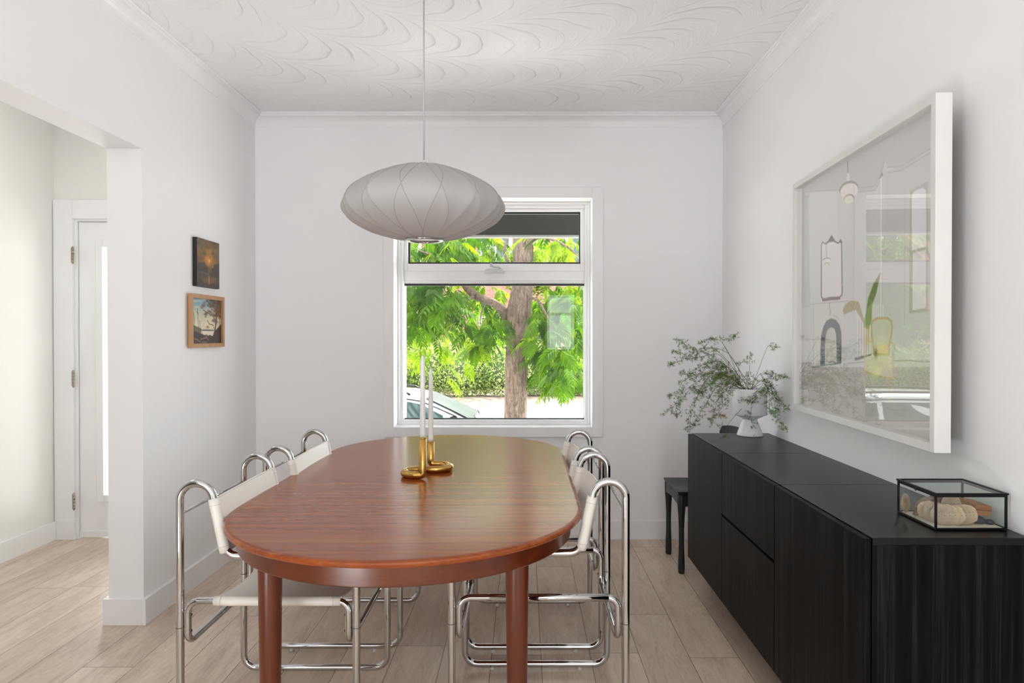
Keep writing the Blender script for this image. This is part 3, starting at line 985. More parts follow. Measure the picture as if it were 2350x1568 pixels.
# ------------------------------------------------------------------ artworks: colour grids painted on real boards
class Art:
    """a small painted board: colours per vertex of a grid, x and y run 0..1 from the top left"""

    def __init__(self, w, h, base):
        self.w, self.h = w, h
        xs, ys = (np.arange(w) + 0.0) / (w - 1), (np.arange(h) + 0.0) / (h - 1)
        self.X, self.Y = np.meshgrid(xs, ys)
        self.c = np.zeros((h, w, 3)) + np.array(base, float)
        self.asp = w / h

    def apply(self, mask, col):
        m = np.clip(mask, 0, 1)[..., None]
        self.c = self.c * (1 - m) + np.array(col, float) * m

    def vgrad(self, stops):
        ys = [s[0] for s in stops]
        for k in range(3):
            self.c[..., k] = np.interp(self.Y, ys, [s[1][k] for s in stops])

    def blob(self, x, y, rx, ry, col, a=1.0, soft=1.0):
        d = ((self.X - x) / rx) ** 2 + ((self.Y - y) / ry) ** 2
        self.apply(a * (np.exp(-d * 1.6) if soft else (d < 1)), col)

    def poly(self, pts, col, a=1.0):
        cov = np.zeros_like(self.X)
        for ox in (-0.25, 0.25):
            for oy in (-0.25, 0.25):
                X, Y = self.X + ox / self.w, self.Y + oy / self.h
                ins = np.zeros(X.shape, bool)
                n = len(pts)
                for i in range(n):
                    (x1, y1), (x2, y2) = pts[i], pts[(i + 1) % n]
                    if y1 == y2:
                        continue
                    ins ^= ((y1 > Y) != (y2 > Y)) & (X < (x2 - x1) * (Y - y1) / (y2 - y1) + x1)
                cov += ins * 0.25
        self.apply(cov * a, col)

    def line(self, pts, wd, col, a=1.0):
        """wd in units of the picture height"""
        best = np.full(self.X.shape, 9.0)
        X, Y = self.X * self.asp, self.Y
        for (x1, y1), (x2, y2) in zip(pts[:-1], pts[1:]):
            x1, x2 = x1 * self.asp, x2 * self.asp
            dx, dy = x2 - x1, y2 - y1
            L = dx * dx + dy * dy + 1e-12
            t = np.clip(((X - x1) * dx + (Y - y1) * dy) / L, 0, 1)
            best = np.minimum(best, np.hypot(X - x1 - t * dx, Y - y1 - t * dy))
        self.apply(a * np.clip((wd / 2 - best) * self.h + 0.5, 0, 1), col)

    def noise(self, scale, amp, seed, sy=1.0):
        r = np.random.RandomState(seed)
        tot = np.zeros(self.X.shape)
        for o in range(4):
            n, m = int(scale * 2 ** o) + 2, int(scale * sy * 2 ** o / self.asp) + 2
            g = r.rand(m + 1, n + 1) - 0.5
            x, y = self.X * (n - 1), self.Y * (m - 1)
            i, j = x.astype(int), y.astype(int)
            u, v = x - i, y - j
            u, v = u * u * (3 - 2 * u), v * v * (3 - 2 * v)
            tot += (g[j, i] * (1 - u) * (1 - v) + g[j, i + 1] * u * (1 - v) + g[j + 1, i] * (1 - u) * v + g[j + 1, i + 1] * u * v) / 2 ** o
        self.c += tot[..., None] * amp
        return tot

    def build(self, name, p00, p10, p01, mat, parent):
        """p00 top left, p10 top right, p01 bottom left"""
        p00, ex, ey = Vector(p00), Vector(p10) - Vector(p00), Vector(p01) - Vector(p00)
        inv = W(parent).inverted()
        w, h = self.w, self.h
        me = bpy.data.meshes.new(name)
        v = [inv @ (p00 + ex * (i / (w - 1)) + ey * (j / (h - 1))) for j in range(h) for i in range(w)]
        f = [(j * w + i, (j + 1) * w + i, (j + 1) * w + i + 1, j * w + i + 1) for j in range(h - 1) for i in range(w - 1)]
        me.from_pydata(v, [], f)
        at = me.color_attributes.new('paint', 'FLOAT_COLOR', 'POINT')
        c = np.clip(self.c / 255.0, 0, 1)
        lin = np.where(c <= 0.04045, c / 12.92, ((c + 0.055) / 1.055) ** 2.4)
        rgba = np.concatenate([lin, np.ones((h, w, 1))], axis=2).astype(np.float32)
        at.data.foreach_set('color', rgba.ravel())
        me.materials.append(mat)
        o = bpy.data.objects.new(name, me)
        COL.objects.link(o)
        o.parent = parent
        return o


def mat_art(name, rough):
    t = NT(name)
    a = t.n('ShaderNodeAttribute', attribute_name='paint')
    return t.done(t.bsdf(a.outputs['Color'], rough, normal=t.bump(t.noise(t.obj(), 300, 2), 0.15, 0.0006)))


M['paint'] = mat_art('oil_paint', 0.45)
M['photoprint'] = mat_art('photographic_print', 0.6)
M['blackcanvas'] = plain('black_canvas_edge', (0.012, 0.011, 0.011), 0.6)

# small unframed dusk landscape
XP = -1.692
y0, y1, z0, z1 = 3.54, 3.80, 1.559, 1.812
p1 = empty('dusk_painting', (XL + 0.011, (y0 + y1) / 2, z0), 'small dark unframed painting of a glowing dusk, the upper one on the left wall', 'painting')
MB().box(XL, XP - 0.0004, y0, y1, z0, z1).build('canvas', M['blackcanvas'], p1, 0.001)
a = Art(90, 90, (90, 70, 45))
a.vgrad([(0, (92, 76, 50)), (0.25, (112, 88, 50)), (0.5, (95, 74, 42)), (0.7, (62, 56, 48)), (0.85, (70, 58, 42)), (1, (56, 44, 44))])
a.blob(0.5, 0.36, 0.42, 0.30, (190, 125, 32), 0.75)
a.blob(0.53, 0.44, 0.20, 0.12, (230, 155, 45), 0.9)
for x, y, rx, ry, c in ((0.32, 0.30, .10, .05, (70, 74, 62)), (0.72, 0.25, .08, .05, (58, 58, 48)), (0.5, 0.15, .07, .05, (80, 74, 54)), (0.88, 0.32, .1, .08, (76, 74, 58)), (0.1, 0.12, .2, .1, (96, 82, 58))):
    a.blob(x, y, rx, ry, c, 0.9)
a.noise(9, 34, 3)
a.poly([(0, .60), (.08, .50), (.2, .52), (.3, .46), (.4, .55), (.5, .62), (.48, .72), (0, .72)], (52, 44, 42), 0.8)
a.poly([(.55, .72), (.6, .62), (.7, .58), (.8, .46), (.9, .5), (1, .44), (1, .78), (.6, .76)], (56, 46, 44), 0.8)
a.poly([(.46, .6), (.6, .58), (.72, .66), (.6, .7), (.48, .69)], (88, 86, 58), 0.6)
a.poly([(0, .70), (.3, .69), (.5, .71), (.5, .725), (0, .72)], (112, 108, 98), 0.5)
a.blob(0.5, 0.86, 0.5, 0.10, (122, 86, 38), 0.8)
a.line([(.52, .77), (.525, .92)], 0.02, (225, 165, 70), 0.9)
a.line([(.53, .41), (.54, .44)], 0.035, (250, 215, 130), 1.0)
a.line([(.6, .53), (.78, .56)], 0.012, (214, 160, 70), 0.6)
a.poly([(0, 1), (0, .88), (.15, .84), (.3, .92), (.5, .95), (.7, .9), (1, .94), (1, 1)], (52, 40, 40), 0.85)
a.build('painted_face', (XP, y0 + 0.001, z1 - 0.001), (XP, y1 - 0.001, z1 - 0.001), (XP, y0 + 0.001, z0 + 0.001), M['paint'], p1)

# small framed lake landscape
XP = -1.690
y0, y1, z0, z1 = 3.477, 3.862, 1.239, 1.517
p2 = empty('lake_painting', (XL + 0.012, (y0 + y1) / 2, z0), 'small oak framed painting of a tree by a lake, lower one on the left wall', 'painting')
fr = MB()
wf = 0.021
for b in ((y0, y0 + wf, z0, z1), (y1 - wf, y1, z0, z1), (y0 + wf, y1 - wf, z0, z0 + wf), (y0 + wf, y1 - wf, z1 - wf, z1)):
    fr.box(XP - 0.018, XP, *b)
fr.build('frame', M['oakframe'], p2, 0.001)
MB().box(XL, XP - 0.0125, y0 + 0.012, y1 - 0.012, z0 + 0.012, z1 - 0.012).build('backing', M['backboard'], p2)
a = Art(130, 100, (200, 190, 160))
a.vgrad([(0, (92, 150, 175)), (0.12, (120, 165, 180)), (0.3, (196, 196, 176)), (0.6, (222, 210, 176)), (0.70, (214, 196, 160)), (1, (60, 44, 32))])
for x, y in ((.1, .08), (.2, .2), (.25, .06), (.42, .02)):
    a.blob(x, y, 0.14, 0.03, (212, 202, 176), 0.8)
a.noise(8, 12, 5)
a.poly([(0, .56), (.1, .6), (.3, .66), (.36, .71), (.3, .76), (0, .8)], (96, 84, 70), 0.9)
a.poly([(.28, .69), (.5, .68), (.75, .69), (.75, .715), (.3, .715)], (92, 104, 108), 1)
a.poly([(.3, .715), (.8, .715), (.78, .83), (.4, .8)], (226, 214, 190), 1)
a.poly([(0, .74), (.12, .72), (.25, .76), (.38, .80), (.5, .85), (.6, .80), (.7, .84), (.8, .70), (.9, .62), (1, .55), (1, 1), (0, 1)], (50, 36, 26), 1)
rr = random.Random(4)
for _ in range(60):
    x, y = rr.random(), 0.8 + 0.2 * rr.random()
    a.blob(x, y, .03, .015, rr.choice([(96, 62, 36), (28, 20, 16), (120, 84, 50), (70, 60, 46)]), 0.7)
a.line([(.70, .88), (.78, .70), (.82, .5), (.84, .3), (.9, .05)], 0.045, (58, 38, 26))
for l in ([(.82, .5), (.7, .36), (.5, .3), (.38, .25)], [(.84, .3), (.74, .18), (.55, .1)], [(.76, .68), (.72, .58), (.58, .56), (.52, .48)], [(.83, .4), (.95, .25)], [(.9, .85), (.95, .5), (.97, .2)]):
    a.line(l, 0.016, (52, 34, 24))
for _ in range(170):
    x = 1 - abs(rr.gauss(0, .28)); y = abs(rr.gauss(.18, .16))
    if x < .32: continue
    a.blob(x, y, .035 + .03 * rr.random(), .03, rr.choice([(92, 56, 34), (120, 72, 40), (66, 44, 30), (140, 92, 58), (80, 58, 44)]), 0.65)
for l in ([(.05, .2), (.09, .4), (.1, .75)], [(.2, .24), (.22, .5), (.23, .72)], [(.04, .3), (.08, .36)], [(.18, .3), (.22, .36)], [(.27, .5), (.28, .7)]):
    a.line(l, 0.018, (66, 52, 40), 0.85)
for l in ([(.1, .88), (.28, .95)], [(.3, .9), (.5, .86), (.55, .92)], [(.35, .97), (.5, .97)]):
    a.line(l, 0.018, (190, 150, 100), 0.8)
a.build('painted_face', (XP - 0.012, y0 + wf * 0.9, z1 - wf * 0.9), (XP - 0.012, y1 - wf * 0.9, z1 - wf * 0.9), (XP - 0.012, y0 + wf * 0.9, z0 + wf * 0.9), M['paint'], p2)

# ------------------------------------------------------------------ the large framed photograph on the right wall
PF, PN = Vector((1.210, 3.089, 0)), Vector((1.153, 1.922, 0))     # far and near front edges in plan
PD = (PN - PF).normalized()
PLEN = (PN - PF).length
PNRM = Vector((-PD.y, PD.x, 0)).normalized()
if PNRM.x > 0:
    PNRM = -PNRM                                                  # faces the room
PZ0, PZ1 = 0.970, 1.982
pic = empty('large_framed_photograph', (PF + PN) / 2 + Vector((0, 0, PZ0)), 'large white framed photograph of an old room, hung on the right wall', 'picture')


def pp(u, d, z):
    """u along the picture from its far edge, d behind its front, z height"""
    q = PF + PD * u - PNRM * d
    return Vector((q.x, q.y, z))


def pbox(mb, u0, u1, d0, d1, z0, z1):
    v = [pp(u, d, z) for z in (z0, z1) for u, d in ((u0, d0), (u1, d0), (u1, d1), (u0, d1))]
    return mb.add(v, [(3, 2, 1, 0), (4, 5, 6, 7), (0, 1, 5, 4), (1, 2, 6, 5), (2, 3, 7, 6), (3, 0, 4, 7)])


PT, PW = 0.046, 0.024
mb = MB()
pbox(mb, 0, PW, 0, PT, PZ0, PZ1); pbox(mb, PLEN - PW, PLEN, 0, PT, PZ0, PZ1)
pbox(mb, PW, PLEN - PW, 0, PT, PZ0, PZ0 + PW); pbox(mb, PW, PLEN - PW, 0, PT, PZ1 - PW, PZ1)
mb.build('frame', M['whiteframe'], pic, 0.0008)
pbox(MB(), PW, PLEN - PW, 0.034, 0.038, PZ0 + PW, PZ1 - PW).build('backing', M['backboard'], pic)
mb = MB()
mb.tube([pp(PLEN - 0.06, 0.043, 1.64), pp(PLEN - 0.06, 0.060, 1.66), pp(PLEN - 0.08, 0.064, 1.70)], 0.003, 6)
mb.build('hanging_wire', M['steel'], pic)
mb = MB().add([pp(PW, 0.012, PZ0 + PW), pp(PLEN - PW, 0.012, PZ0 + PW), pp(PLEN - PW, 0.012, PZ1 - PW), pp(PW, 0.012, PZ1 - PW)], [(0, 1, 2, 3)])
g = mb.build('glass', M['pictureglass'], pic, fix=False)
g.data.flip_normals() if g.data.polygons[0].normal.dot(PNRM) < 0 else None

PRD = 0.0335
pu0, pu1, pz0, pz1 = PW, PLEN - PW, PZ0 + PW, PZ1 - PW


def ab(u, v):
    """photo pixel -> 0..1 coordinates on the print"""
    d = Vector(((u - U0) / F, 1, (V0 - v) / F))
    o = PF - PNRM * PRD
    t = o.dot(PNRM) / d.dot(PNRM)
    q = d * t
    s = (Vector((q.x, q.y, 0)) - o).dot(PD)
    return ((s - pu0) / (pu1 - pu0), (pz1 - (CAMH + q.z)) / (pz1 - pz0))


def A(pts):
    return [ab(*p) for p in pts]


def c1(pts): return A([(1800 + x / 4.9, 400 + y / 4.9) for x, y in pts])
def c2(pts): return A([(1800 + x / 4.2375, 680 + y / 4.2375) for x, y in pts])
def c3(pts): return A([(1900 + x / 4.9, 200 + y / 4.9) for x, y in pts])


a = Art(340, 300, (186, 186, 184))
a.noise(5, 5, 11)
# ceiling and walls
a.poly(c3([(-900, 1100), (-520, 1180), (0, 1160), (325, 1185), (520, 1165), (575, 1080), (630, 825), (670, 905), (810, 895), (1140, 700), (1140, 150), (0, 700), (-900, 900)]), (176, 173, 173))
a.poly(c2([(600, 690), (1500, 690), (1500, 1500), (-100, 1300), (-100, 640), (250, 640), (300, 690)]), (160, 157, 150))
a.poly(c1([(280, 210), (590, 200), (590, 1440), (280, 1440)]), (192, 192, 189))
a.poly(c1([(150, 120), (265, 270), (290, 1500), (150, 1500)]), (172, 173, 172))
a.poly(c3([(620, 960), (1140, 740), (1140, 2000), (620, 2000)]), (181, 179, 177))
for l in (c3([(325, 1185), (520, 1165), (575, 1080), (630, 825)]), c3([(335, 1135), (510, 1120), (560, 1030), (600, 900)]), c3([(650, 905), (810, 895), (860, 870), (1140, 700)]), c3([(665, 962), (810, 945), (1140, 740)]), c1([(160, 265), (270, 255), (275, 195), (620, 180)]), c1([(160, 210), (265, 200)])):
    a.line(l, 0.0035, (150, 149, 147), 0.8)
# pipe
a.line(c3([(580, 1020), (590, 1100), (590, 1800)]), 0.008, (206, 204, 202))
a.line(c1([(1078, 60), (1085, 100), (1085, 1500)]), 0.010, (204, 202, 200))
a.line(c1([(1098, 60), (1100, 1500)]), 0.003, (150, 148, 146), 0.7)
a.line(c3([(575, 1030), (600, 975)]), 0.006, (110, 108, 105)); a.line(c3([(606, 1000), (606, 975)]), 0.005, (110, 108, 105))
# hanging lamp
a.line(c3([(212, 790), (218, 940)]), 0.006, (90, 88, 84))
a.line(c3([(218, 940), (220, 1000)]), 0.014, (140, 132, 118)); a.line(c3([(220, 1000), (220, 1080)]), 0.022, (206, 203, 198))


def ell(f, cx, cy, rx, ry, rot=0, n=28):
    return f([(cx + rx * math.cos(t) * math.cos(rot) - ry * math.sin(t) * math.sin(rot), cy + rx * math.cos(t) * math.sin(rot) + ry * math.sin(t) * math.cos(rot)) for t in [2 * PI * k / n for k in range(n)]])


a.poly(ell(c3, 228, 1150, 112, 88, -0.5), (128, 122, 112)); a.poly(ell(c3, 232, 1172, 104, 84, -0.5), (208, 204, 198))
a.poly(ell(c3, 230, 1255, 60, 46, -0.5), (122, 114, 102)); a.poly(ell(c3, 230, 1268, 54, 46, -0.5), (206, 200, 188))
# window
a.poly(c1([(1405, 190), (1605, 80), (1610, 1530), (1400, 1560)]), (166, 163, 158))
a.poly(c1([(1425, 300), (1425, 250), (1445, 205), (1485, 172), (1550, 158), (1580, 180), (1588, 220), (1592, 815), (1430, 858)]), (206, 202, 206))
a.poly(c1([(1437, 890), (1588, 850), (1592, 1500), (1440, 1530)]), (202, 199, 201))
a.line(c1([(1345, 180), (1350, 1700)]), 0.004, (160, 156, 150), 0.7)
a.line(c1([(1400, 1560), (1640, 1530)]), 0.006, (160, 156, 148), 0.7)
# mirror
mir = [(408, 800), (408, 1370), (428, 1420), (520, 1402), (622, 1395), (654, 1358), (645, 760), (630, 726), (602, 768), (565, 748), (527, 682), (490, 748), (455, 782), (425, 755)]
a.poly(c1(mir), (76, 70, 68))
a.poly(c1([(416, 800), (420, 1370), (436, 1400), (520, 1382), (612, 1380), (642, 1352), (634, 780), (622, 770), (600, 785), (550, 760), (500, 765), (460, 792), (428, 772)]), (204, 200, 202))
a.line(c1([(430, 1415), (520, 1400), (620, 1392)]), 0.013, (96, 66, 62))
a.line(c1([(468, 795), (470, 945)]), 0.004, (104, 102, 98))
a.poly(ell(c1, 473, 965, 46, 24, -0.15), (120, 116, 110)); a.poly(ell(c1, 473, 972, 43, 22, -0.15), (212, 209, 206))
a.poly(ell(c1, 474, 1015, 26, 22, -0.15), (124, 120, 110)); a.poly(ell(c1, 474, 1020, 22, 19, -0.15), (208, 203, 194))
# mantel and fireplace
a.poly(c2([(285, 85), (570, 60), (572, 655), (285, 690)]), (192, 191, 186))
a.poly(c2([(260, 70), (630, 32), (630, 44), (275, 86)]), (206, 205, 201))
a.line(c2([(262, 78), (632, 44)]), 0.004, (140, 136, 128), 0.8)
a.line(c2([(285, 86), (285, 690)]), 0.004, (140, 138, 132), 0.8); a.line(c2([(240, 520), (242, 680)]), 0.004, (150, 148, 142), 0.8)
a.line(c2([(240, 680), (285, 690), (350, 680)]), 0.004, (90, 84, 76), 0.8)
arch_o = [(350, 682), (352, 500), (358, 380), (378, 300), (408, 240), (452, 214), (500, 230), (535, 275), (552, 345), (557, 450), (556, 655)]
arch_i = [(392, 665), (394, 520), (402, 385), (420, 325), (455, 300), (488, 318), (503, 370), (508, 480), (508, 655)]
a.poly(c2(arch_o), (66, 74, 78))
a.poly(c2([(352, 560), (394, 560), (392, 665), (350, 682)]), (52, 92, 98), 0.7)
a.poly(c2(arch_i), (178, 175, 164))
a.line(c2([(430, 645), (470, 635), (500, 650)]), 0.005, (96, 88, 76), 0.8)
a.line(c2([(440, 62), (436, 110), (450, 160), (440, 185)]), 0.007, (150, 136, 118), 0.9)
a.line(c2([(480, 185), (520, 210), (548, 260), (565, 380), (568, 620)]), 0.004, (170, 156, 136), 0.9)
# radiators
for k in range(6):
    x = 715 + k * 24
    a.line(c2([(x, 200 + k * 6), (x, 600 - k * 4)]), 0.008, (206, 204, 200)); a.line(c2([(x + 9, 210), (x + 9, 590 - k * 4)]), 0.004, (140, 136, 130), 0.7)
for k in range(5):
    x = 870 + k * 22
    a.line(c2([(x, 90), (x, 230)]), 0.007, (206, 204, 200))
a.poly(c2([(680, 600), (850, 560), (850, 575), (690, 630)]), (92, 88, 84))
# floor sheen and skirting
a.line(c2([(150, 655), (245, 655)]), 0.004, (120, 116, 108), 0.8)
a.line(c2([(575, 660), (760, 640), (1200, 625), (1420, 640)]), 0.004, (128, 124, 116), 0.7)
a.line(c2([(203, 910), (204, 1115)]), 0.005, (208, 208, 204), 0.8)
# plant
a.poly(c2([(780, 262), (762, 190), (735, 90), (720, 52), (650, 40), (592, 78), (566, 130), (580, 182), (640, 152), (692, 132), (740, 210), (768, 262)]), (150, 142, 92))
for x in (590, 620, 650, 680):
    a.line(c2([(x, 165 - (x - 580) * 0.2), (x + 35, 60)]), 0.003, (118, 110, 66), 0.8)
a.poly(c1([(922, 1530), (940, 1400), (960, 1340), (1000, 1232), (1050, 1150), (1082, 1098), (1066, 1180), (1048, 1260), (1030, 1350), (985, 1470), (965, 1568), (922, 1568)]), (96, 112, 58))
a.poly(c1([(1040, 1180), (1082, 1098), (1066, 1180), (1050, 1210)]), (150, 120, 100))
a.poly(c2([(770, 300), (772, 250), (800, 120), (850, 60), (850, 150), (845, 250), (818, 320)]), (118, 138, 74))
for x0_, x1_ in ((780, 775), (795, 800), (810, 822), (826, 812)):
    a.line(c2([(x0_, 290), (x1_, 430)]), 0.006, (176, 150, 110), 0.9)
a.blob(*c2([(795, 435)])[0], 0.025, 0.03, (180, 150, 126), 0.8)
# chair
back_ = [(850, 345), (848, 285), (860, 240), (900, 217), (950, 211), (1010, 218), (1040, 245), (1047, 300), (1040, 380), (1020, 470), (1012, 570), (868, 565), (862, 450)]
a.poly(c2(back_), (184, 180, 150), 0.5)
a.poly(c2([(862, 480), (1020, 470), (1012, 570), (868, 565)]), (198, 172, 140))
a.line(c2(back_ + back_[:1]), 0.009, (172, 150, 108))
a.poly(c2([(782, 645), (850, 582), (1010, 588), (1062, 650), (1058, 800), (1000, 795), (900, 772), (780, 730)]), (190, 178, 166))
a.line(c2([(1058, 800), (1000, 795), (900, 772), (780, 730)]), 0.006, (168, 156, 112))
for l in ([(852, 440), (800, 436), (782, 450), (786, 640), (778, 730), (775, 860), (770, 1000)], [(1040, 445), (1074, 480), (1064, 560), (1062, 790), (1046, 900), (1030, 1060)], [(860, 780), (855, 905)], [(1005, 800), (1012, 960)]):
    a.line(c2(l), 0.006, (180, 158, 124))
a.blob(*c2([(890, 555)])[0], 0.014, 0.02, (70, 66, 56), 0.9)
a.c = a.c * 1.17 + 2
a.build('print', pp(pu0, PRD, pz1), pp(pu1, PRD, pz1), pp(pu0, PRD, pz0), M['photoprint'], pic)

# ------------------------------------------------------------------ glass box and what lies in it
BX0, BX1, BY0, BY1, BZ0, BZ1 = 1.0625, 1.2495, 1.764, 1.946, SZ1 + 0.001, 0.890
gb = empty('glass_box', ((BX0 + BX1) / 2, (BY0 + BY1) / 2, BZ0), 'black metal edged glass display box holding shells, near end of the sideboard', 'box')
e = 0.0055
mb = MB()
for x in (BX0, BX1 - e):
    for y in (BY0, BY1 - e):
        mb.box(x, x + e, y, y + e, BZ0 + e, BZ1 - e)
for z in (BZ0, BZ1 - 0.0075):
    mb.box(BX0, BX1, BY0, BY0 + e, z, z + e).box(BX0, BX1, BY1 - e, BY1, z, z + e).box(BX0, BX0 + e, BY0 + e, BY1 - e, z, z + e).box(BX1 - e, BX1, BY0 + e, BY1 - e, z, z + e)
mb.build('frame', M['blackmetal'], gb, 0.0008)
q = 0.002
lid = MB()
lid.box(BX0 - q, BX1 + q, BY0 - q, BY0 + e, BZ1 - 0.0015, BZ1 + 0.003).box(BX0 - q, BX1 + q, BY1 - e, BY1 + q, BZ1 - 0.0015, BZ1 + 0.003)
lid.box(BX0 - q, BX0 + e, BY0 + e, BY1 - e, BZ1 - 0.0015, BZ1 + 0.003).box(BX1 - e, BX1 + q, BY0 + e, BY1 - e, BZ1 - 0.0015, BZ1 + 0.003)
lid = lid.build('lid', M['blackmetal'], gb, 0.0006)
MB().box(BX0 + e, BX1 - e, BY0 + e, BY1 - e, BZ1 - 0.0005, BZ1 + 0.0015).build('lid_pane', M['boxglass'], lid)
MB().tube(fillet([(BX0 - 0.002, 1.855, BZ1 - 0.001), (BX0 - 0.0035, 1.849, BZ1 - 0.012), (BX0 - 0.002, 1.843, BZ1 - 0.001)], 0.003), 0.0009, 6).build('latch', M['blackmetal'], lid)
for b in ((BX0 + e, BX1 - e, BY0 + 0.0015, BY0 + 0.0035), (BX0 + e, BX1 - e, BY1 - 0.0035, BY1 - 0.0015)):
    MB().box(*b, BZ0 + e, BZ1 - 0.0075).build('side_pane', M['boxglass'], gb)
for b in ((BX0 + 0.0015, BX0 + 0.0035), (BX1 - 0.0035, BX1 - 0.0015)):
    MB().box(*b, BY0 + e, BY1 - e, BZ0 + e, BZ1 - 0.0075).build('side_pane', M['boxglass'], gb)
MB().box(BX0 + e, BX1 - e, BY0 + e, BY1 - e, BZ0 + 0.001, BZ0 + 0.004).build('base_liner', M['linen'], gb)
FZ = BZ0 + 0.004


def shell(center, r, yaw, lean, label, seed, th=0.0035):
    """a thin domed disc standing on its edge; yaw turns it, lean tips it back"""
    rng = random.Random(seed)
    n, k = 36, 5
    ph = rng.random() * 6
    v, f = [], []
    for side in (1, -1):
        for i in range(k + 1):
            q = i / k
            for j in range(n):
                a_ = 2 * PI * j / n
                rr_ = r * q * (1 + 0.03 * math.sin(5 * a_ + ph) + 0.02 * math.sin(11 * a_ + 2 * ph))
                y = side * th * (1 - q ** 4) * 0.5 + (0.0018 * math.cos(5 * a_) * q * (1 - q) if side > 0 else 0)
                v.append((rr_ * math.cos(a_), y, rr_ * math.sin(a_) + r))
    for s in range(2):
        o = s * (k + 1) * n
        for i in range(k):
            for j in range(n):
                f.append((o + i * n + j, o + i * n + (j + 1) % n, o + (i + 1) * n + (j + 1) % n, o + (i + 1) * n + j))
    mb = MB().add(v, f, 0, True)
    o = mb.build('seashell', M['shell'], None)
    o.matrix_basis = Matrix.Translation(center) @ Matrix.Rotation(yaw, 4, 'Z') @ Matrix.Rotation(lean, 4, 'X')
    return tag(o, label, 'shell', 'shells in the glass box')


SH = [((1.079, 1.926), 0.027, 0.62, 0.10, 'bleached disc shell standing alone at the far left end of the glass box'),
      ((1.086, 1.905), 0.026, 0.75, -0.55, 'thin pale disc shell leaning edge-on second from the far left of the glass box'),
      ((1.108, 1.893), 0.031, -0.05, -0.35, 'large grey disc shell leaning at the back of the row in the glass box'),
      ((1.0885, 1.838), 0.027, -0.50, 0.12, 'pale disc shell at the left end of the overlapping row in the glass box'),
      ((1.0935, 1.817), 0.028, -0.52, 0.12, 'broad tan disc shell right behind the front black corner post of the glass box'),
      ((1.1005, 1.797), 0.0275, -0.56, 0.12, 'front speckled disc shell, first right of the black corner post'),
      ((1.1165, 1.799), 0.027, -0.62, 0.12, 'second speckled disc shell right of the black corner post'),
      ((1.1325, 1.799), 0.026, -0.70, 0.12, 'third disc shell in the row, with a paired edge'),
      ((1.1450, 1.801), 0.026, -0.78, 0.12, 'fourth disc shell in the overlapping row, pale and upright'),
      ((1.1580, 1.803), 0.025, -0.80, 0.10, 'fifth disc shell in the row, greyish'),
      ((1.1700, 1.807), 0.026, -0.66, 0.08, 'last disc shell at the right end of the row, beside the wooden box')]
for k, (c, r, yaw, lean, lab) in enumerate(SH):
    shell(Vector((c[0], c[1], FZ)), r, yaw, -lean, lab, k)
o = shell(Vector((1.150, 1.838, FZ + 0.022)), 0.024, -0.5, -0.1, 'rounded shell standing behind and above the row in the glass box', 33)
pod = MB()
vv, ff = [], []
rng = random.Random(3)
for i in range(13):
    for j in range(20):
        t_, a_ = PI * i / 12, 2 * PI * j / 20
        rr_ = 0.017 * (1 + 0.25 * rng.random())
        vv.append((1.138 + rr_ * 1.25 * math.sin(t_) * math.cos(a_), 1.882 + rr_ * math.sin(t_) * math.sin(a_), FZ + 0.046 + rr_ * 0.8 * math.cos(t_)))
ff = [(i * 20 + j, i * 20 + (j + 1) % 20, (i + 1) * 20 + (j + 1) % 20, (i + 1) * 20 + j) for i in range(12) for j in range(20)]
tag(pod.add(vv, ff, 0, True).build('seed_pod', M['driftwood']), 'rough brown seed pod behind the shells in the glass box', 'pod')
# dark stones under the wooden box
for c, r3, lab in (((1.207, 1.818), (0.017, 0.015, 0.0095), 'larger dark stone under the wooden box in the glass box'), ((1.232, 1.807), (0.0095, 0.011, 0.0065), 'smaller dark stone at the right corner of the glass box')):
    v, f = [], []
    for i in range(11):
        for j in range(20):
            t_, a_ = PI * i / 10, 2 * PI * j / 20
            w_ = 1 + 0.1 * mnoise.noise(Vector((math.cos(a_) * 2, math.sin(a_) * 2, t_ * 2 + c[0] * 9)))
            sq = lambda q_: math.copysign(abs(q_) ** 0.7, q_)
            v.append((c[0] + r3[0] * w_ * math.sin(t_) * sq(math.cos(a_)), c[1] + r3[1] * w_ * math.sin(t_) * sq(math.sin(a_)), FZ + r3[2] + r3[2] * sq(math.cos(t_))))
    f = [(i * 20 + j, i * 20 + (j + 1) % 20, (i + 1) * 20 + (j + 1) % 20, (i + 1) * 20 + j) for i in range(10) for j in range(20)]
    tag(MB().add(v, f, 0, True).build('stone', M['stone']), lab, 'stone', 'dark stones in the glass box')
wb = empty('small_wooden_box', (1.2185, 1.858, FZ + 0.021), 'small orange brown wooden box with a flat lid, lying inside the glass box', 'box', rotz=0.06)
wb.rotation_euler = (0.03, 0.12, 0.06)
bm_ = W(wb)
def wbox(x0, x1, y0, y1, z0, z1):
    m_ = MB().box(x0, x1, y0, y1, z0, z1)
    m_.v = [tuple(bm_ @ Vector(p)) for p in m_.v]
    return m_
wbox(-0.0225, 0.0215, -0.040, 0.038, 0, 0.0135).build('box_body', M['boxwood'], wb, 0.0008)
wbox(-0.023, 0.022, -0.041, 0.039, 0.0145, 0.027).build('box_lid', M['boxwood'], wb, 0.0008)

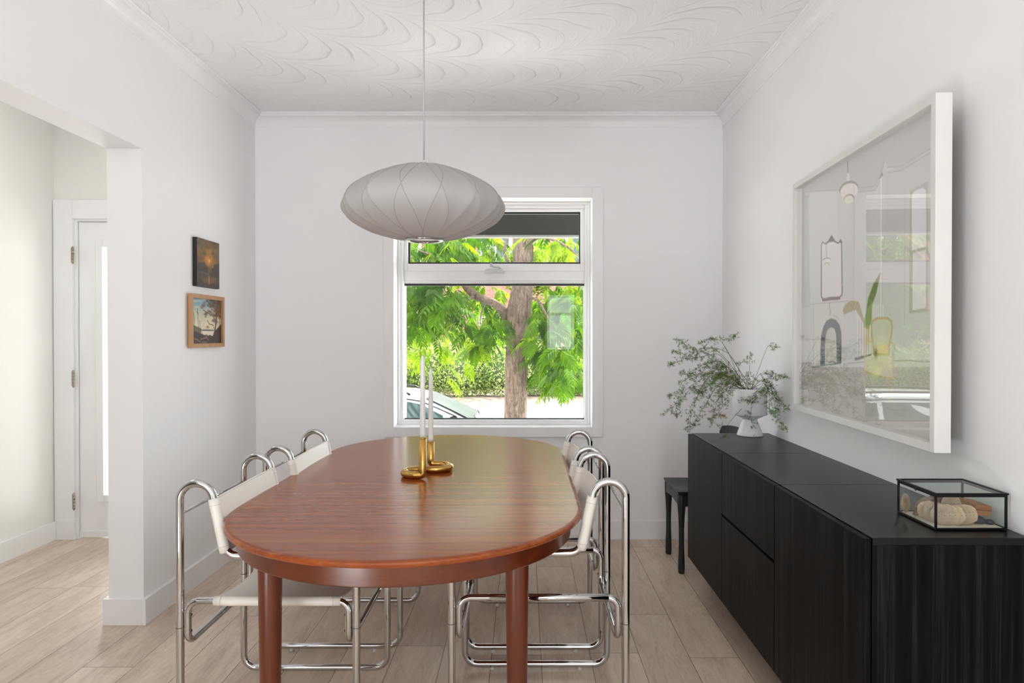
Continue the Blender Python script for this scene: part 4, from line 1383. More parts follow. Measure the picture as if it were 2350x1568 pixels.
# ------------------------------------------------------------------ pot and fern
PX, PY = 1.141, 3.455
plant = empty('potted_fern', (PX, PY, SZ1), 'feathery green asparagus fern in a speckled white footed pot on the sideboard', 'plant')
MB().lathe([(0.0, SZ1 + 0.004), (0.058, SZ1 + 0.004), (0.062, SZ1 + 0.0005), (0.064, SZ1 + 0.002), (0.0635, SZ1 + 0.007), (0.05, SZ1 + 0.045), (0.0365, SZ1 + 0.077), (0.0345, SZ1 + 0.083), (0.037, SZ1 + 0.086), (0.080, SZ1 + 0.106), (0.0835, SZ1 + 0.111), (0.0838, SZ1 + 0.20), (0.0838, SZ1 + 0.236), (0.082, SZ1 + 0.2385), (0.078, SZ1 + 0.238), (0.0772, SZ1 + 0.23), (0.0772, SZ1 + 0.20)], (PX, PY, 0), 64, cap=False).build('pot', M['pot'], plant)
MB().lathe([(0.0768, SZ1 + 0.205), (0.0768, SZ1 + 0.218), (0.05, SZ1 + 0.225), (0.02, SZ1 + 0.227), (0.001, SZ1 + 0.228)], (PX, PY, 0), 32).build('soil', M['soil'], plant)


def mat_leaf(name, dark, light, trans=0.35, scale=6):
    t = NT(name)
    n = t.noise(t.obj(), scale, 2)
    c = t.ramp(n, [(0.35, dark), (0.68, light)])
    d = t.n('ShaderNodeBsdfPrincipled')
    t.link(c, d.inputs['Base Color']); d.inputs['Roughness'].default_value = 0.55; d.inputs['Specular IOR Level'].default_value = 0.15
    tr = t.n('ShaderNodeBsdfTranslucent')
    hs = t.n('ShaderNodeHueSaturation'); hs.inputs['Saturation'].default_value = 1.1; hs.inputs['Value'].default_value = 1.5
    t.link(c, hs.inputs['Color']); t.link(hs.outputs[0], tr.inputs[0])
    mx = t.n('ShaderNodeMixShader'); mx.inputs[0].default_value = trans
    t.link(d.outputs[0], mx.inputs[1]); t.link(tr.outputs[0], mx.inputs[2])
    return t.done(mx.outputs[0])


M['fern'] = mat_leaf('fern_needles', (0.045, 0.10, 0.012), (0.19, 0.32, 0.035), 0.3, 9)
M['ferndry'] = mat_leaf('dry_fern_needles', (0.22, 0.13, 0.06), (0.32, 0.2, 0.1), 0.25, 20)
M['stem'] = plain('fern_stem', (0.10, 0.12, 0.045), 0.6)

FR = [  # crop points, depth at the tip, first share of the stem with needles, density
    ([(1160, 700), (1000, 430), (820, 300), (600, 290), (450, 370), (250, 480), (180, 500)], 3.38, .32, 1.0),
    ([(1150, 680), (960, 390), (860, 220), (790, 165), (690, 160), (540, 230)], 3.52, .45, 1.0),
    ([(1100, 740), (850, 570), (660, 700), (560, 860), (480, 1050), (430, 1250), (380, 1380)], 3.25, .12, 1.0),
    ([(1080, 760), (800, 620), (520, 740), (310, 900), (230, 1040), (90, 1170)], 3.30, .15, .8),
    ([(1080, 760), (760, 660), (480, 650), (330, 740), (240, 900), (110, 910)], 3.45, .2, .7),
    ([(1080, 780), (800, 760), (500, 800), (340, 940), (240, 1180), (330, 1110)], 3.38, .2, .7),
    ([(1070, 780), (820, 800), (700, 930), (610, 1080), (510, 1230), (470, 1330)], 3.28, .15, 1.0),
    ([(1080, 780), (930, 760), (860, 900), (860, 1050), (780, 1180), (700, 1240), (850, 1330)], 3.33, .15, 1.0),
    ([(1240, 740), (1350, 640), (1480, 640), (1600, 650), (1735, 690)], 3.15, .35, 1.1),
    ([(1260, 760), (1400, 700), (1500, 760), (1580, 900), (1640, 1000), (1735, 1090)], 3.14, .3, 1.1),
    ([(1270, 780), (1460, 740), (1520, 860), (1560, 1060), (1610, 1240), (1730, 1380)], 3.14, .3, 1.1),
    ([(1290, 780), (1420, 760), (1480, 900), (1490, 1080), (1560, 1140)], 3.18, .3, 1.1),
    ([(1230, 740), (1330, 600), (1450, 290), (1500, 250), (1590, 280)], 3.30, .72, .7),
    ([(1210, 740), (1220, 560), (1215, 440), (1230, 380)], 3.45, .6, .8),
    ([(1260, 780), (1310, 800), (1300, 920), (1240, 980), (1120, 1000)], 3.28, .35, 1.0),
    ([(1250, 780), (1280, 860), (1250, 1060), (1240, 1220), (1280, 1340)], 3.29, .4, .8),
    ([(1140, 700), (960, 390), (860, 200), (960, 160), (1050, 120)], 3.5, .66, .9),
    ([(1120, 720), (900, 510), (700, 470), (520, 560), (420, 640), (280, 610)], 3.42, .15, 1.1),
    ([(1120, 720), (850, 400), (640, 390), (440, 420), (300, 340), (220, 330)], 3.55, .25, 1.1),
    ([(1130, 720), (800, 330), (560, 330), (430, 290), (340, 220), (250, 165)], 3.50, .35, .9),
    ([(1090, 760), (880, 690), (700, 720), (600, 850), (540, 880)], 3.36, .1, 1.2),
    ([(1100, 740), (860, 600), (740, 560), (640, 500)], 3.48, .1, 1.3),
    ([(1120, 740), (960, 560), (820, 520), (700, 440)], 3.50, .15, 1.3),
    ([(1100, 760), (950, 660), (860, 760), (800, 900)], 3.36, .1, 1.3),
    ([(1160, 760), (1080, 600), (1100, 490), (1180, 470)], 3.5, .5, .7),
    ([(1200, 760), (1180, 690), (1230, 660), (1330, 720)], 3.42, .1, 1.3),
    ([(1130, 760), (1020, 720), (960, 820), (920, 960)], 3.37, .1, 1.2),
    ([(1290, 770), (1400, 700), (1440, 760), (1420, 860), (1330, 880)], 3.30, .2, 1.1),
    ([(1100, 770), (900, 640), (780, 680), (720, 800)], 3.42, .1, 1.4),
    ([(1080, 780), (880, 870), (760, 1120), (880, 1180)], 3.34, .5, 1.0),
    ([(1120, 760), (960, 640), (840, 640), (660, 620), (520, 620)], 3.45, .12, 1.2),
    ([(1000, 900), (940, 1300), (930, 1440), (905, 1450)], 3.24, .8, .6),
]
rng = random.Random(11)
for k, (cp, yt, s0, dens) in enumerate(FR):
    n = len(cp)
    base = Vector((PX + rng.uniform(-.03, .03), PY + rng.uniform(-.03, .03), SZ1 + 0.222))
    pts = [base]
    for i, (x, y) in enumerate(cp[1:], 1):
        t_ = (i / (n - 1)) ** 0.8
        pts.append(px(1510 + x / 5.806, 750 + y / 5.806, 3.455 + (yt - 3.455) * t_))
    sp_ = spline(pts, 10)
    mb = MB()
    NN = len(sp_)
    mb.tube(sp_, [0.0011 * (1 - 0.65 * i / NN) for i in range(NN)], 5, mat=0)
    seglen = [(sp_[i + 1] - sp_[i]).length for i in range(NN - 1)]
    total = sum(seglen)
    nm = 2 if k == 29 else 1

    def tuft(c, r, cnt, fwd):
        for _ in range(cnt):
            d = (Vector((rng.gauss(0, 1), rng.gauss(0, 1), rng.gauss(0, 1))).normalized() + fwd * 0.75).normalized()
            L = r * rng.uniform(.6, 1.1)
            s = d.orthogonal().normalized() * 0.00062
            s2 = d.cross(s).normalized() * 0.00062
            p = c + d * (r * 0.08)
            q_ = c + d * L
            mb.add([p + s, p - s * .5 + s2 * .87, p - s * .5 - s2 * .87, q_], [(0, 1, 3), (1, 2, 3), (2, 0, 3)], nm)
    nb = int(total / 0.0078 * dens * (1 - s0)) + 3
    for b in range(nb):
        f_ = s0 + (1 - s0) * (b + rng.random()) / nb
        i = min(int(f_ * (NN - 1)), NN - 2)
        p = sp_[i].lerp(sp_[i + 1], f_ * (NN - 1) - i)
        tdir = (sp_[i + 1] - sp_[i]).normalized()
        d = (Vector((rng.gauss(0, 1), rng.gauss(0, 1), rng.gauss(0, .7))).normalized() + tdir * 0.5).normalized()
        L = rng.uniform(.008, .040) * (1.1 - 0.5 * f_)
        e_ = p + d * L + Vector((0, 0, -L * .15))
        if e_.x > 1.245: continue
        s = d.orthogonal().normalized() * 0.00045
        mb.add([p + s, p - s, e_], [(0, 1, 2)], 0)
        for m_ in range(max(1, int(L / 0.010))):
            tuft(p.lerp(e_, (m_ + 1) / max(1, int(L / 0.010))), rng.uniform(.014, .021), 9, (e_ - p).normalized())
    mb.build('frond', [M['stem'], M['fern'], M['ferndry']], plant, fix=False)

# ------------------------------------------------------------------ dark wooden chair behind the sideboard
wc = empty('wooden_chair', (1.02, 3.90, 0), 'black stained wooden chair with club shaped legs in the corner behind the sideboard', 'chair')
mb = MB()
out = [(0.835, 3.735), (0.833, 3.71), (0.86, 3.702), (1.19, 3.712), (1.20, 3.73), (1.20, 4.075), (1.19, 4.09), (0.86, 4.098), (0.835, 4.09), (0.833, 4.065), (0.828, 3.90)]
out = [(x, y) for x, y in out]
N_ = 14
def seat_z(x, y):
    u_, w_ = (x - 1.0) / 0.17, (y - 3.9) / 0.19
    return 0.452 - 0.014 * max(0, 1 - u_ * u_ * 0.8 - w_ * w_)
grid = [[(0.832 + (1.20 - 0.832) * i / N_, 3.706 + (4.094 - 3.706) * j / N_) for j in range(N_ + 1)] for i in range(N_ + 1)]
v = [(x, y, seat_z(x, y)) for r_ in grid for x, y in r_] + [(x + (0.01 if x < .9 else -.01), y + (0.008 if y < 3.9 else -.008), 0.428) for r_ in grid for x, y in r_]
K = (N_ + 1) ** 2
f = []
for i in range(N_):
    for j in range(N_):
        a_ = i * (N_ + 1) + j
        f += [(a_, a_ + N_ + 1, a_ + N_ + 2, a_ + 1), (K + a_, K + a_ + 1, K + a_ + N_ + 2, K + a_ + N_ + 1)]
for i in range(N_):
    for a_, b_ in ((i * (N_ + 1), (i + 1) * (N_ + 1)), (i * (N_ + 1) + N_, (i + 1) * (N_ + 1) + N_), (i, i + 1), (N_ * (N_ + 1) + i, N_ * (N_ + 1) + i + 1)):
        f.append((a_, b_, K + b_, K + a_))
mb.add(v, f)
mb.build('seat', M['ebony'], wc, 0.006, 3)
mb = MB()
mb.prism([(3.715, 0.428), (4.085, 0.428), (4.085, 0.375), (4.05, 0.372), (3.9, 0.385), (3.75, 0.372), (3.715, 0.375)], 'x', 0.842, 0.866)
mb.prism([(0.842, 0.428), (1.19, 0.428), (1.19, 0.37), (0.842, 0.37)], 'y', 3.712, 3.736)
mb.prism([(0.842, 0.428), (1.19, 0.428), (1.19, 0.37), (0.842, 0.37)], 'y', 4.064, 4.088)
mb.build('seat_rail', M['ebony'], wc, 0.003)
for x, y in ((0.860, 3.733), (0.860, 4.067), (1.175, 3.733), (1.175, 4.067)):
    MB().lathe([(0.012, 0.0), (0.017, 0.004), (0.0185, 0.03), (0.0175, 0.08), (0.0145, 0.16), (0.0145, 0.24), (0.0175, 0.31), (0.0215, 0.36), (0.0235, 0.40), (0.0235, 0.43)], (x, y, 0), 20).build('leg', M['ebony'], wc)
for y in (3.745, 4.055):
    MB().tube(spline([(1.185, y, 0.43), (1.20, y, 0.55), (1.215, y, 0.70)], 6), [0.016] * 7 + [0.013] * 6, 14).build('back_post', M['ebony'], wc)
mb = MB()
v, f = [], []
nn = 20
for j in range(nn + 1):
    w_ = -1 + 2 * j / nn
    y = 3.90 + 0.225 * w_
    xo = 1.222 - 0.045 * w_ * w_
    zt = 0.775 - 0.02 * abs(w_) ** 3 - (0.03 if abs(w_) > .96 else 0)
    zb = 0.63 + (0.035 if abs(w_) > .96 else 0)
    v += [(xo, y, zb), (xo, y, zt), (xo + 0.014, y, zt), (xo + 0.014, y, zb)]
for j in range(nn):
    for c_ in range(4):
        f.append((j * 4 + c_, j * 4 + (c_ + 1) % 4, (j + 1) * 4 + (c_ + 1) % 4, (j + 1) * 4 + c_))
f += [(0, 1, 2, 3), (nn * 4, nn * 4 + 3, nn * 4 + 2, nn * 4 + 1)]
mb.add(v, f, 0, False)
mb.build('backrest', M['ebony'], wc, 0.004, 2)

# ------------------------------------------------------------------ outside
GZ = -1.1
M['asphalt'] = plain('pale_dry_asphalt', (0.25, 0.246, 0.238), 0.85, var=0.06, scale=3)
M['pavement'] = plain('pale_concrete', (0.72, 0.71, 0.68), 0.85, var=0.08, scale=2)
M['earth'] = plain('dry_brown_earth', (0.15, 0.115, 0.085), 0.9, var=0.5, scale=4)
M['lawn'] = plain('lawn_green', (0.16, 0.27, 0.05), 0.9, var=0.4, scale=5)
M['porchdark'] = plain('dark_brown_boards', (0.0035, 0.0025, 0.0018), 0.8, var=0.1, Specular_IOR_Level=0.05)
M['porchtrim'] = plain('pale_grey_porch_trim', (0.15, 0.147, 0.14), 0.5)
M['carpaint'] = plain('silver_white_car_paint', (0.27, 0.28, 0.29), 0.3, 0.0, var=0.01, Coat_Weight=0.6)
M['carglass'] = plain('tinted_car_glass', (0.02, 0.035, 0.035), 0.04, 0, var=0.05, Specular_IOR_Level=0.3)
M['screen'] = plain('greenish_windscreen', (0.045, 0.06, 0.058), 0.15, 0, var=0.15, scale=1.5, Specular_IOR_Level=0.03)
M['tyre'] = plain('black_tyre', (0.02, 0.02, 0.02), 0.8)
M['whitepaint'] = plain('white_outdoor_paint', (0.5, 0.5, 0.5), 0.5)
M['roofing'] = plain('grey_shingles', (0.06, 0.056, 0.056), 0.9, var=0.3, scale=12)


def mat_brick():
    t = NT('red_brick')
    b = t.n('ShaderNodeTexBrick')
    t.link(t.mapping(t.pos(), (1, 1, 1)), b.inputs['Vector'])
    sp = t.n('ShaderNodeSeparateXYZ'); t.link(t.pos(), sp.inputs[0])
    cb = t.n('ShaderNodeCombineXYZ'); t.link(sp.outputs[0], cb.inputs[0]); t.link(sp.outputs[2], cb.inputs[1])
    t.link(cb.outputs[0], b.inputs['Vector'])
    b.inputs['Color1'].default_value = (0.18, 0.056, 0.038, 1)
    b.inputs['Color2'].default_value = (0.22, 0.083, 0.058, 1)
    b.inputs['Mortar'].default_value = (0.23, 0.20, 0.173, 1)
    b.inputs['Scale'].default_value = 1.0
    b.inputs['Brick Width'].default_value = 0.23
    b.inputs['Row Height'].default_value = 0.075
    b.inputs['Mortar Size'].default_value = 0.006
    return t.done(t.bsdf(b.outputs['Color'], 0.85))


def mat_bark():
    t = NT('furrowed_bark')
    vec = t.mapping(t.obj(), (1, 1, 0.22))
    n = t.noise(vec, 38, 6, 0.7, 1.0)
    c = t.ramp(n, [(0.34, (0.038, 0.024, 0.017)), (0.5, (0.135, 0.092, 0.065)), (0.68, (0.215, 0.163, 0.123))])
    return t.done(t.bsdf(c, 0.9, normal=t.bump(n, 1.0, 0.03)))


M['brick'] = mat_brick()
M['bark'] = mat_bark()
M['leafA'] = mat_leaf('deep_green_leaves', (0.0192, 0.0576, 0.0038), (0.0653, 0.1382, 0.0077), 0.45, 3)
M['leafB'] = mat_leaf('bright_green_leaves', (0.0691, 0.1306, 0.0077), (0.1613, 0.2227, 0.0192), 0.5, 3)
M['leafH'] = mat_leaf('yellow_green_hedge_leaves', (0.0998, 0.1536, 0.023), (0.2304, 0.2688, 0.0998), 0.4, 1.6)
M['leafcore'] = plain('dark_twigs', (0.025, 0.042, 0.008), 0.9, var=0.5, scale=4)

struct(MB().box(-40, 40, YB + 0.3, 10.0, GZ - 0.3, GZ), 'front_yard_bounce', M['pavement'], 'unseen front yard below the window, made pale to bounce daylight indoors', 'pavement')  # unseen ground, its paleness added to reflect daylight through the window
struct(MB().box(-40, 40, 10.0, 19.5, GZ - 0.3, GZ + 0.01), 'road', M['asphalt'], 'pale sunlit street', 'road')
mb = MB().prism([(19.5, GZ - 0.3), (19.5, GZ + 0.12), (21.4, GZ + 0.14), (22.4, GZ + 0.35), (45, GZ + 0.6), (45, GZ - 0.3)], 'x', -40, 40)
o = struct(mb, 'far_sidewalk', [M['pavement'], M['earth']], 'pale far sidewalk with an earth bank under the hedge', 'ground')
for p in o.data.polygons:
    if p.normal.z > 0.5 and p.center.y > 21.0:
        p.material_index = 1
# porch
mb = MB().box(-5.0, 3.2, YB + 0.3, 7.2, 2.36, 2.62)
struct(mb, 'porch_ceiling', M['porchdark'], 'dark brown porch ceiling over the window', 'porch')
struct(MB().box(-5.0, 3.2, 7.2, 7.32, 2.341, 2.66), 'porch_beam', M['porchtrim'], 'pale grey front edge of the porch roof', 'porch')
struct(MB().box(-5.0, 3.2, YB + 0.3, 7.3, GZ, -0.1), 'porch_floor', M['pavement'], 'porch floor', 'porch')  # unseen floor, kept pale to bounce daylight into the room

# --- the street tree
tree = empty('street_tree', (-0.11, 8.5, GZ), 'rough barked street tree with drooping feather leaves right outside the window', 'tree')
TC = [(1183, 1060, 58), (1183, 965, 51), (1184, 900, 50), (1186, 800, 50), (1189, 745, 55), (1191, 720, 57), (1196, 680, 49), (1201, 640, 46), (1201, 545, 46), (1199, 420, 44), (1202, 250, 40), (1206, 0, 34)]
cpts = [px(u, v, 8.5) for u, v, w in TC]
crad = [w * 8.5 / F / 2 for u, v, w in TC]
cpts = [Vector((cpts[0].x, 8.5, GZ - 0.05))] + cpts
crad = [crad[0] * 1.35] + crad


def bark_tube(mb, cp, cr, n, per, amp, seed):
    P = spline(cp, per)
    NR_ = len(P)
    v, f = [], []
    for i, p in enumerate(P):
        q_ = i / per
        k = min(int(q_), len(cr) - 2)
        r = cr[k] + (cr[k + 1] - cr[k]) * (q_ - k)
        t_ = (P[min(i + 1, NR_ - 1)] - P[max(i - 1, 0)]).normalized()
        a_ = t_.cross(Vector((0, 1, 0))).normalized()
        b_ = t_.cross(a_).normalized()
        for j in range(n):
            th = 2 * PI * j / n
            d = a_ * math.cos(th) + b_ * math.sin(th)
            w0 = p + d * r
            nz = 1 - abs(mnoise.noise(Vector((w0.x * 20 + seed, w0.y * 20, w0.z * 5)) + 0.4 * mnoise.noise_vector(w0 * 9)))
            nz2 = mnoise.noise(Vector((w0.x * 50, w0.y * 50, w0.z * 14)))
            v.append(p + d * (r + amp * (nz - 0.7) * 1.6 + amp * 0.35 * nz2))
    for i in range(NR_ - 1):
        for j in range(n):
            f.append((i * n + j, i * n + (j + 1) % n, (i + 1) * n + (j + 1) % n, (i + 1) * n + j))
    mb.add(v, f, 0, True)


mb = MB()
bark_tube(mb, cpts, crad, 110, 34, 0.011, 0)
mb.build('trunk', M['bark'], tree)
BR = [([(1178, 760), (1160, 722), (1138, 699), (1112, 688), (1088, 676), (1068, 655), (1061, 630), (1060, 600), (1052, 560)], [26, 23, 19, 17, 19, 17, 15, 13, 11], 8.45),
      ([(1192, 640), (1165, 600), (1158, 570), (1170, 540)], [8, 7, 6, 4], 8.4),
      ([(1200, 690), (1226, 685), (1244, 705), (1262, 745), (1256, 770)], [8, 6, 6, 5, 3], 8.2),
      ([(1085, 676), (1060, 690), (1020, 690), (985, 672), (950, 690)], [8, 6, 6, 5, 3], 8.1),
      ([(1060, 610), (1030, 600), (1000, 590), (960, 575)], [7, 6, 5, 3], 8.2),
      ([(1202, 560), (1240, 545), (1290, 560), (1330, 590)], [10, 7, 6, 4], 8.2),
      ([(1112, 690), (1105, 720), (1102, 745)], [5, 4, 2], 8.3),
      ([(1030, 700), (1040, 740), (1020, 770)], [5, 4, 2], 8.0)]
for cp, cw, y in BR:
    mb = MB()
    P = [px(u, v, y + 0.08 * math.sin(i * 1.7)) for i, (u, v) in enumerate(cp)]
    P[0].y = 8.5
    bark_tube(mb, P, [w * y / F / 2 for w in cw], 20, 10, 0.004 if cw[0] > 12 else 0.001, 3)
    mb.build('branch', M['bark'], tree)


def compound_leaf(mb, base, d, L, nl, ll, rng, mat):
    """a drooping feather leaf: a thin midrib with pairs of pointed folded leaflets"""
    d = d.normalized()
    side = d.cross(Vector((0, 0, 1)))
    side = side.normalized() if side.length > 1e-3 else Vector((1, 0, 0))
    side = Matrix.Rotation(rng.uniform(-.7, .7), 3, d) @ side
    p = base.copy()
    st = L / nl
    mid = [p.copy()]
    for i in range(nl):
        d = (d + Vector((0, 0, -0.9 / nl))).normalized()
        p = p + d * st
        mid.append(p.copy())
    w = 0.0014
    for i in range(nl):
        a_, b_ = mid[i], mid[i + 1]
        mb.add([a_ + side * w, a_ - side * w, b_ - side * w, b_ + side * w], [(0, 1, 2, 3)], mat)
    for i in range(1, nl + 1):
        q = i / nl
        dd = (mid[i] - mid[i - 1]).normalized()
        up = side.cross(dd).normalized()
        for sg in ((-1, 1) if i < nl else (0,)):
            ld = (side * sg * 0.85 + dd * (0.75 if sg else 1) - Vector((0, 0, 0.30)) + up * rng.uniform(-.25, .25)).normalized()
            lw = ld.cross(up)
            if lw.length < 1e-3: continue
            lw.normalize()
            ln = lw.cross(ld)
            l_ = ll * (0.75 + 0.5 * math.sin(PI * min(q + .1, 1))) * rng.uniform(.85, 1.1)
            wd = l_ * 0.15
            b0 = mid[i]
            m1, m2 = b0 + ld * l_ * 0.3 - ln * 0.10 * wd, b0 + ld * l_ * 0.65 - ln * 0.1 * wd - Vector((0, 0, l_ * .06))
            tip = b0 + ld * l_ - Vector((0, 0, l_ * .2))
            mb.add([b0, m1 + lw * wd + ln * wd * .35, m2 + lw * wd * .8 + ln * wd * .3, tip, m2 - lw * wd * .8 + ln * wd * .3, m1 - lw * wd + ln * wd * .35, m1, m2],
                   [(0, 6, 1), (1, 6, 7, 2), (2, 7, 3), (0, 5, 6), (5, 4, 7, 6), (4, 3, 7)], mat)


rng = random.Random(21)
CL = [  # px centre, px radii, depth range, count, dark/bright
    ((985, 695), (62, 50), (7.6, 8.7), 80, 0), ((950, 730), (35, 50), (7.8, 8.8), 34, 0), ((1030, 730), (35, 45), (8.0, 9.0), 26, .3),
    ((1110, 765), (50, 50), (8.4, 9.4), 46, 0), ((1125, 700), (35, 35), (8.7, 9.6), 26, .5), ((1090, 825), (35, 35), (8.2, 9.2), 8, .6),
    ((1285, 760), (62, 90), (7.8, 9.2), 90, .1), ((1290, 860), (48, 50), (7.6, 8.8), 44, .15), ((1255, 700), (40, 40), (8.4, 9.6), 30, .4), ((1325, 690), (25, 60), (8.2, 9.6), 24, .5),
    ((1000, 575), (75, 32), (7.7, 9.0), 60, .35), ((1105, 572), (60, 34), (8.4, 9.4), 44, .3), ((1275, 575), (65, 34), (8.0, 9.6), 52, .7),
    ((975, 790), (60, 45), (8.0, 9.6), 24, .9), ((1015, 845), (60, 45), (8.0, 9.4), 11, 1.0), ((1050, 790), (50, 45), (8.6, 9.8), 14, .8),
    ((1070, 640), (60, 30), (8.8, 9.8), 26, .6), ((940, 620), (30, 60), (8.0, 9.2), 22, .3), ((1240, 800), (20, 80), (8.0, 8.6), 20, .2),
    # the crown beyond what the window shows
    ((800, 600), (120, 200), (7.7, 9.8), 80, .3), ((600, 640), (150, 150), (7.7, 9.6), 70, .5), ((380, 600), (130, 140), (7.8, 9.4), 50, .5), ((1520, 640), (140, 220), (7.7, 9.8), 90, .3), ((1150, 380), (380, 120), (7.8, 10.2), 190, .3), ((1200, 150), (330, 160), (7.6, 10.0), 170, .4),
]
mb = MB()
for (cu, cv), (ru, rv), (ya, yb), cnt, bright in CL:
    for _ in range(cnt):
        while True:
            gx_, gy_ = rng.uniform(-1, 1), rng.uniform(-1, 1)
            if gx_ * gx_ + gy_ * gy_ < 1: break
        y = rng.uniform(ya, yb)
        p = px(cu + gx_ * ru, cv + gy_ * rv - 16, y)
        a_ = rng.uniform(0, 2 * PI)
        d = Vector((math.cos(a_), math.sin(a_), rng.uniform(-.7, .1)))
        compound_leaf(mb, p, d, rng.uniform(.24, .40), rng.randint(6, 9), rng.uniform(.075, .115), rng, 1 if rng.random() < bright else 0)
tag(mb.build('foliage', [M['leafA'], M['leafB']], tree, fix=False), 'drooping feather leaves, deep green in front and bright green behind')


# --- hedge and bushes across the street: leaves over a dark lumpy core
def leafy_mass(mb, core, n, size, rng, shells=(0.75, 1.05), front=True):
    """core: list of (centre, radii) ellipsoids"""
    vol = [r.x * r.z for c, r in core]
    for _ in range(n):
        c, r = rng.choices(core, vol)[0]
        while True:
            d = Vector((rng.gauss(0, 1), rng.gauss(0, 1), rng.gauss(0, 1))).normalized()
            if not front or d.y < 0.35: break
        s = rng.uniform(*shells)
        p = c + Vector((d.x * r.x, d.y * r.y, d.z * r.z)) * s
        nrm = (d + Vector((rng.gauss(0, .7), rng.gauss(0, .7), rng.gauss(0, .7) + .4))).normalized()
        t_ = nrm.orthogonal().normalized()
        t_ = Matrix.Rotation(rng.uniform(0, 2 * PI), 3, nrm) @ t_
        b_ = nrm.cross(t_)
        l_ = size * rng.uniform(.7, 1.3)
        w_ = l_ * .55
        mb.add([p, p + t_ * l_ * .5 + b_ * w_ * .5 + nrm * w_ * .15, p + t_ * l_, p + t_ * l_ * .5 - b_ * w_ * .5 + nrm * w_ * .15], [(0, 1, 2), (0, 2, 3)], 1)


def core_mesh(mb, core, k=0.72):
    for c, r in core:
        v, f = [], []
        for i in range(9):
            for j in range(14):
                t_, a_ = PI * i / 8, 2 * PI * j / 14
                v.append((c.x + k * r.x * math.sin(t_) * math.cos(a_), c.y + k * r.y * math.sin(t_) * math.sin(a_), c.z + k * r.z * math.cos(t_)))
        f = [(i * 14 + j, i * 14 + (j + 1) % 14, (i + 1) * 14 + (j + 1) % 14, (i + 1) * 14 + j) for i in range(8) for j in range(14)]
        mb.add(v, f, 0, True)


rng = random.Random(5)
core = []
x = -17.0
while x < 4.6:
    h_ = rng.uniform(.78, .98)
    core.append((Vector((x, 23.2 + rng.uniform(-.25, .3), GZ + 0.45 + h_ * .85)), Vector((rng.uniform(.6, .9), rng.uniform(.6, .8), h_))))
    x += rng.uniform(.42, .62)
hedge = empty('hedge', (-1, 23.2, GZ + 0.3), 'bright yellow-green clipped hedge across the street', 'hedge')
mb = MB()
core_mesh(mb, core)
leafy_mass(mb, core, 62000, 0.085, rng, (0.7, 1.08))
o = mb.build('foliage', [M['leafcore'], M['leafH']], hedge, fix=False)
BU = [((-4.0, 25.2), 1.35, 3.6, 'leafH', 'tall pale green shrub behind the hedge on the left, above the parked car'), ((-1.5, 26.3), 1.0, 3.0, 'leafB', 'bright green shrub behind the hedge, left of the trunk'),
      ((1.5, 25.5), 1.6, 4.0, 'leafA', 'deep green shrub behind the hedge, right of the trunk'), ((0.1, 28.0), 1.0, 6.0, 'leafB', 'slender green tree far behind the street tree trunk'),
      ((4.6, 26.6), 1.4, 4.6, 'leafB', 'tall bright green shrub at the right edge of the window view'), ((-6.0, 27.0), 1.4, 5.4, 'leafA', 'tall dark green shrub at the left edge of the window view'),
      ((-9.3, 26.4), 1.7, 5.0, 'leafB', 'broad bright green shrub well left of the window view'), ((-12.6, 27.0), 1.6, 4.4, 'leafA', 'broad deep green shrub far left of the window view'), ((-15.8, 26.2), 1.6, 5.2, 'leafB', 'broad bright green shrub farthest left across the street')]
for (bx, by), r_, h_, mt, lab in BU:
    b = empty('shrub', (bx, by, GZ + 0.45), lab, 'shrub', group='shrubs behind the hedge')
    core = []
    for k in range(9):
        q = rng.random()
        core.append((Vector((bx + rng.uniform(-.6, .6) * r_, by + rng.uniform(-.4, .4), GZ + 0.7 + q * (h_ - .9))), Vector((r_ * rng.uniform(.4, .6), r_ * .5, r_ * rng.uniform(.45, .7)))))
    mb = MB()
    core_mesh(mb, core, 0.6)
    leafy_mass(mb, core, 2600, 0.15, rng)
    mb.build('foliage', [M['leafcore'], M[mt]], b, fix=False)
    MB().tube([(bx, by, GZ + 0.35), (bx + .05, by, GZ + 0.5 + h_ * .5)], 0.06, 8).build('stem', M['bark'], b)

# --- brick house across the street
HYY = 31.0
house = empty('brick_house', (-3, HYY, GZ + 0.5), 'red brick house with white windows and a white porch railing across the street', 'house')
HZ = GZ + 0.5
MB().box(-13, 6, HYY, HYY + 8, HZ, 7.5).build('wall', M['brick'], house)
MB().prism([(HYY - 0.5, 7.3), (HYY + 8.5, 7.3), (HYY + 8.5, 7.6), (HYY + 4, 10.2), (HYY - 0.5, 7.6)], 'x', -13.4, 6.4).build('roof', M['roofing'], house)
for wx in (-10.4, -5.4, -1.3, 2.6):
    for wz in (0.55, 4.2):
        w = ring(MB(), wx - .75, wx + .75, wz, wz + 1.7, .14, HYY - .1, HYY + .02).box(wx - .85, wx + .85, HYY - .16, HYY + .02, wz - .14, wz).box(wx - .04, wx + .04, HYY - .08, HYY, wz + .14, wz + 1.56).build('window', M['whitepaint'], house)
        MB().box(wx - .62, wx + .62, HYY - .05, HYY - .02, wz + .13, wz + 1.57).build('pane', M['carglass'], w)
mb = MB()
for k in range(26):
    xk = -7.6 + k * .14
    mb.box(xk, xk + .045, HYY - 2.03, HYY - 1.98, HZ + .62, HZ + 1.45)
mb.box(-7.8, -3.9, HYY - 2.06, HYY - 1.96, HZ + 1.43, HZ + 1.52).box(-7.8, -3.9, HYY - 2.06, HYY - 1.96, HZ + .56, HZ + .64)
for xk in (-7.8, -5.8, -4.0):
    mb.box(xk, xk + .12, HYY - 2.1, HYY - 1.94, HZ, HZ + 1.6)
mb.build('porch_railing', M['whitepaint'], house)
MB().box(-7.8, -3.9, HYY - 2.0, HYY, HZ, HZ + .58).build('porch_base', M['brick'], house)

